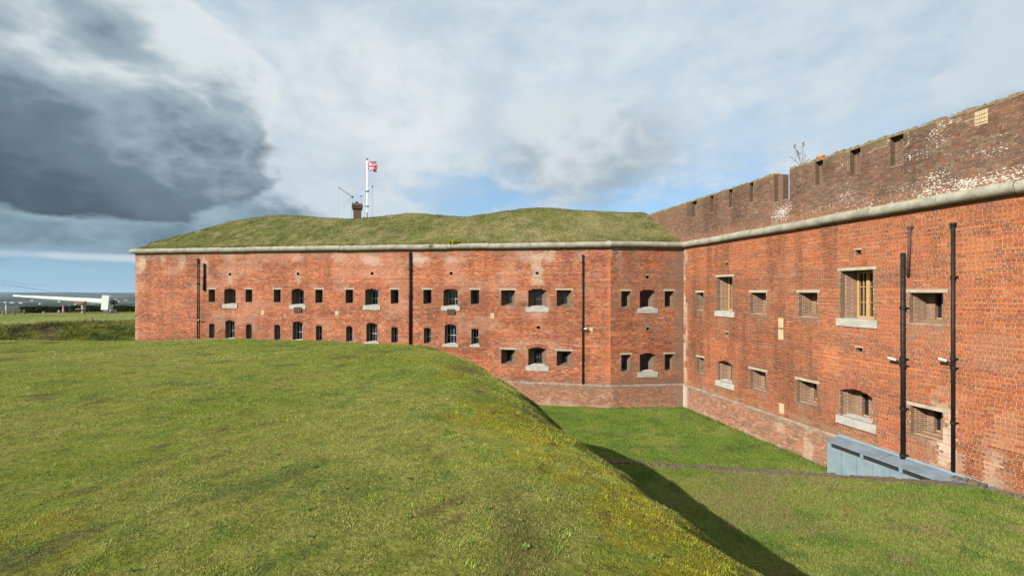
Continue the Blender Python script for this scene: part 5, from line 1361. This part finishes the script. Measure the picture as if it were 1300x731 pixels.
mb = MB(); mb.box(q.x-.16, q.x+.16, GZ-.3, GZ+.3, q.z-.1, sz0+.01); part(mb.build('post', M['concrete'], None), gb)
zp1 = gpt(106, 392.6).z; mb = MB(); mb.box(q.x-1.05, q.x+.75, GZ-.6, GZ+.6, zp1, zp1+.14); part(mb.build('shelf', M['wood_old'], None), gb)
# short posts, rail fence, white marker pole
for (xx, w_, h_, lb) in ((55.3, .10, .55, 'short pale post on the field between the fence and the people'), (74.8, .13, .75, 'pale stump post just left of the two people')):
    q = gpt(xx, dep=80); po = thing('bollard', tuple(q), lb, 'post'); mb = MB(); mb.tube([q-Vector((0, 0, .1)), q+Vector((0, 0, h_*.92)), q+Vector((0, 0, h_))], [w_, w_*.95, w_*.5], 10); part(mb.build('shaft', M['concrete'], None), po)
    mb = MB(); mb.tube([q+Vector((0, 0, h_*.7)), q+Vector((0, 0, h_*.8))], w_*1.06, 10); part(mb.build('band', M['white_paint'], None), po)
fa, fb = gpt(4.5, dep=76), gpt(31, dep=78)
fe = thing('rail_fence', tuple(fa), 'low wooden rail barrier at the left edge of the field', 'fence')
for k in range(3):
    q = fa.lerp(fb, k/2); q.z = float(field_h(np.array([q.x]), np.array([q.y]))[0]); mb = MB(); mb.box(q.x-.09, q.x+.09, q.y-.09, q.y+.09, q.z-.2, q.z+.95); part(mb.build('post', M['wood_old'], None), fe)
for hz_ in (.38, .82):
    mb = MB(); mb.hexa([(fa.x, fa.y-.12, fa.z+hz_-.06), (fb.x, fb.y-.12, fb.z+hz_-.06), (fb.x, fb.y-.06, fb.z+hz_-.06), (fa.x, fa.y-.06, fa.z+hz_-.06), (fa.x, fa.y-.12, fa.z+hz_+.07), (fb.x, fb.y-.12, fb.z+hz_+.07), (fb.x, fb.y-.06, fb.z+hz_+.07), (fa.x, fa.y-.06, fa.z+hz_+.07)]); part(mb.build('rail', M['tan_wood'], None), fe)
q = gpt(7.5, dep=84); po = thing('marker_pole', tuple(q), 'white marker pole behind the wooden rail barrier', 'pole'); mb = MB(); mb.tube([q-Vector((0, 0, .1)), q+Vector((0, 0, 1.75))], .07, 8); part(mb.build('shaft', M['white_paint'], None), po)
mb = MB(); mb.tube([q+Vector((0, 0, 1.75)), q+Vector((0, 0, 1.85))], [.09, .04], 8); part(mb.build('cap', M['grey_paint'], None), po)

# ------------------------------------------------------------------ two visitors by the gun
M['skin'] = simple('skin', (.50, .30, .22), .6, .05); M['jeans'] = simple('jeans', (.05, .10, .20), .85, .15); M['coat_dark'] = simple('dark_coat', (.015, .02, .035), .85, .1)
M['coat_pink'] = simple('pink_coat', (.48, .14, .16), .85, .1); M['trousers_pale'] = simple('pale_trousers', (.52, .50, .50), .85, .1); M['hair'] = simple('brown_hair', (.06, .035, .02), .8, .1); M['shoe'] = simple('shoes', (.03, .03, .03), .6, .1)
def person(p_, rz, top, legs, label, stride=.10):
    J = {'pel': (0, 0, .95), 'wst': (0, 0, 1.10), 'chs': (0, .01, 1.34), 'nk': (0, 0, 1.50), 'hd0': (0, .015, 1.60), 'hd1': (0, .01, 1.72)}
    Rd = {'pel': (.155, .115), 'wst': (.14, .10), 'chs': (.17, .12), 'nk': (.055, .055), 'hd0': (.078, .09), 'hd1': (.072, .085)}
    E = [('pel', 'wst'), ('wst', 'chs'), ('chs', 'nk'), ('nk', 'hd0'), ('hd0', 'hd1')]
    for s_, t_ in ((1, 'r'), (-1, 'l')):
        st = stride*s_
        J.update({'hip'+t_: (.10*s_, 0, .88), 'kne'+t_: (.105*s_, st*.5+.02, .48), 'ank'+t_: (.105*s_, st-.03, .08), 'toe'+t_: (.115*s_, st+.13, .035),
                  'sho'+t_: (.20*s_, 0, 1.41), 'elb'+t_: (.245*s_, -.04, 1.13), 'wri'+t_: (.23*s_, .08, .90), 'hnd'+t_: (.225*s_, .12, .80)})
        Rd.update({'hip'+t_: (.095, .095), 'kne'+t_: (.06, .06), 'ank'+t_: (.043, .043), 'toe'+t_: (.038, .034), 'sho'+t_: (.065, .065), 'elb'+t_: (.046, .046), 'wri'+t_: (.033, .033), 'hnd'+t_: (.036, .022)})
        E += [('pel', 'hip'+t_), ('hip'+t_, 'kne'+t_), ('kne'+t_, 'ank'+t_), ('ank'+t_, 'toe'+t_), ('chs', 'sho'+t_), ('sho'+t_, 'elb'+t_), ('elb'+t_, 'wri'+t_), ('wri'+t_, 'hnd'+t_)]
    ks = list(J); me = bpy.data.meshes.new('person'); me.from_pydata([J[k] for k in ks], [(ks.index(a), ks.index(b)) for a, b in E], [])
    o = link(bpy.data.objects.new('person', me))
    md = o.modifiers.new('skin', 'SKIN')
    for i, k in enumerate(ks): me.skin_vertices[0].data[i].radius = Rd[k]; me.skin_vertices[0].data[i].use_root = (k == 'pel')
    sb = o.modifiers.new('sub', 'SUBSURF'); sb.levels = 1; sb.render_levels = 1
    dg = bpy.context.evaluated_depsgraph_get(); ev = o.evaluated_get(dg); nm = bpy.data.meshes.new_from_object(ev)
    o.modifiers.clear(); o.data = nm; nm.materials.clear()
    for m_ in (M['skin'], top, legs, M['shoe']): nm.materials.append(m_)
    for f in nm.polygons:
        c_ = f.center; f.use_smooth = True
        f.material_index = 3 if c_.z < .10 else 2 if c_.z < .93 and abs(c_.x) < .19 else 0 if (c_.z > 1.49 and abs(c_.x) < .12) or (abs(c_.x) > .19 and c_.z < .89) else 1
    o.location = p_; o.rotation_euler = (0, 0, rz); tag(o, label, 'person')
    r_ = random.Random(3); mb = MB()
    rings = []
    for k in range(6):
        a = math.pi*.5*k/5; z_ = 1.66+.135*math.sin(a); rr = .102*math.cos(a)+.004
        rings.append([(rr*math.cos(2*math.pi*i/12), -.012+rr*1.08*math.sin(2*math.pi*i/12)-(.02 if k < 2 else 0), z_-(.06 if math.sin(2*math.pi*i/12) < -.2 and k == 0 else 0)) for i in range(12)])
    mb.add([q for R_ in rings for q in R_], [(k*12+i, k*12+(i+1) % 12, (k+1)*12+(i+1) % 12, (k+1)*12+i) for k in range(5) for i in range(12)])
    hr = mb.build('hair', M['hair'], o, smooth=True)
    mb = MB()
    for sx_ in (-1, 1): mb.tube([(.032*sx_, .092, 1.66), (.032*sx_, .100, 1.66)], .010, 6)
    mb.tube([(-.025, .094, 1.585), (.025, .094, 1.585)], .007, 5); mb.tube([(0, .09, 1.65), (0, .118, 1.615)], [.008, .013], 6)
    mb.build('face_features', M['hair'] if False else M['skin'], o)
person(gpt(80.3, dep=81), math.radians(150), M['coat_pink'], M['trousers_pale'], 'person in pink coat and pale trousers standing beneath the gun barrel', .12)
person(gpt(88.3, dep=81.5), math.radians(200), M['coat_dark'], M['jeans'], 'person in dark coat and blue jeans standing beneath the gun barrel', .05)

# ------------------------------------------------------------------ overhead cables and far buildings
for i, (xa, ya, xb, yb, lb) in enumerate(((-40, 318, 16, 327, 'uppermost overhead cable at the left edge of the sky'), (-60, 338, 60, 362, 'second overhead cable from the top at the left edge'),
                                          (-60, 344, 130, 377, 'third overhead cable from the top sloping to the horizon'), (-60, 352, 170, 374, 'lowest overhead cable sloping to the horizon by the gun'))):
    a = at_y(xa, ya, 240); b = at_y(xb, yb, 420); mb = MB()
    mb.tube([a.lerp(b, k/12)-Vector((0, 0, 4*(k/12)*(1-k/12)*3)) for k in range(13)], .055, 5)
    tag(mb.build('overhead_cable', M['cable'], None), lb, 'cable', 'overhead cables beyond the field')
M['pale_wall'] = simple('pale_render', (.36, .35, .33), .8, .1); M['grey_roof'] = simple('grey_roof', (.20, .19, .19), .8, .2)
rr_ = random.Random(14)
for i, (px, py, wm) in enumerate(((8, 384.5, 36), (16, 385, 26), (27.5, 385.2, 34), (41, 382.0, 26), (60, 380.5, 28), (76, 383.5, 22), (97, 387.0, 18), (118, 386.4, 20), (151, 383.2, 24), (160, 381.6, 30), (147, 380.3, 24), (52, 386.3, 20))):
    ray = px_ray(px, py); t_ = 60.0/(-ray.z)
    for _ in range(30):
        p_ = ray*t_; zg = float(field_h(np.array([p_.x]), np.array([p_.y]))[0]); t_ = (CAMZ-zg)/(-ray.z)
    p_ = ray*t_; p_.z = zg; ang = rr_.uniform(-.5, .5)
    hb = thing('far_building', tuple(p_), 'tiny pale building in the distant country, %s' % ['leftmost of all', 'second from the left', 'above the fence end', 'just under the gun muzzle', 'left of the people', 'above the pink coated person', 'under the barrel left of the support', 'under the barrel right of the support', 'right of the breech, lower', 'right of the breech, farthest right', 'right of the breech, highest', 'above the short pale post'][i], 'building', 'far buildings beyond the hedge')
    def Q(x, y, z): return (p_.x+x*math.cos(ang)-y*math.sin(ang), p_.y+x*math.sin(ang)+y*math.cos(ang), p_.z+z)
    w2, d2, hh_ = wm/2, 7, rr_.uniform(5, 8)
    mb = MB(); mb.hexa([Q(-w2, -d2, -3), Q(w2, -d2, -3), Q(w2, d2, -3), Q(-w2, d2, -3), Q(-w2, -d2, hh_), Q(w2, -d2, hh_), Q(w2, d2, hh_), Q(-w2, d2, hh_)]); part(mb.build('wall', M['pale_wall'], None), hb)
    mb = MB(); mb.add([Q(-w2-.5, -d2-.5, hh_), Q(w2+.5, -d2-.5, hh_), Q(w2+.5, d2+.5, hh_), Q(-w2-.5, d2+.5, hh_), Q(-w2-.5, 0, hh_+3.2), Q(w2+.5, 0, hh_+3.2)], [(0, 1, 5, 4), (2, 3, 4, 5), (1, 2, 5), (3, 0, 4)]); part(mb.build('roof', M['grey_roof'], None), hb)

# ------------------------------------------------------------------ air
hm = bpy.data.materials.new('haze'); hm.use_nodes = True; hm.node_tree.nodes.clear(); ht_ = NT(hm.node_tree)
pv = ht_.n('ShaderNodeVolumePrincipled'); pv.inputs['Color'].default_value = rgb(.50, .70, .95); pv.inputs['Density'].default_value = 2.2e-5; pv.inputs['Anisotropy'].default_value = .2
ho = ht_.n('ShaderNodeOutputMaterial'); ht_.l(pv.outputs[0], ho.inputs['Volume'])
mb = MB(); mb.box(-17000, 17000, -400, 15500, -140, 60)
o = mb.build('haze', hm, None); tag(o, 'thin blue air over the distant country', 'haze', kind='stuff')
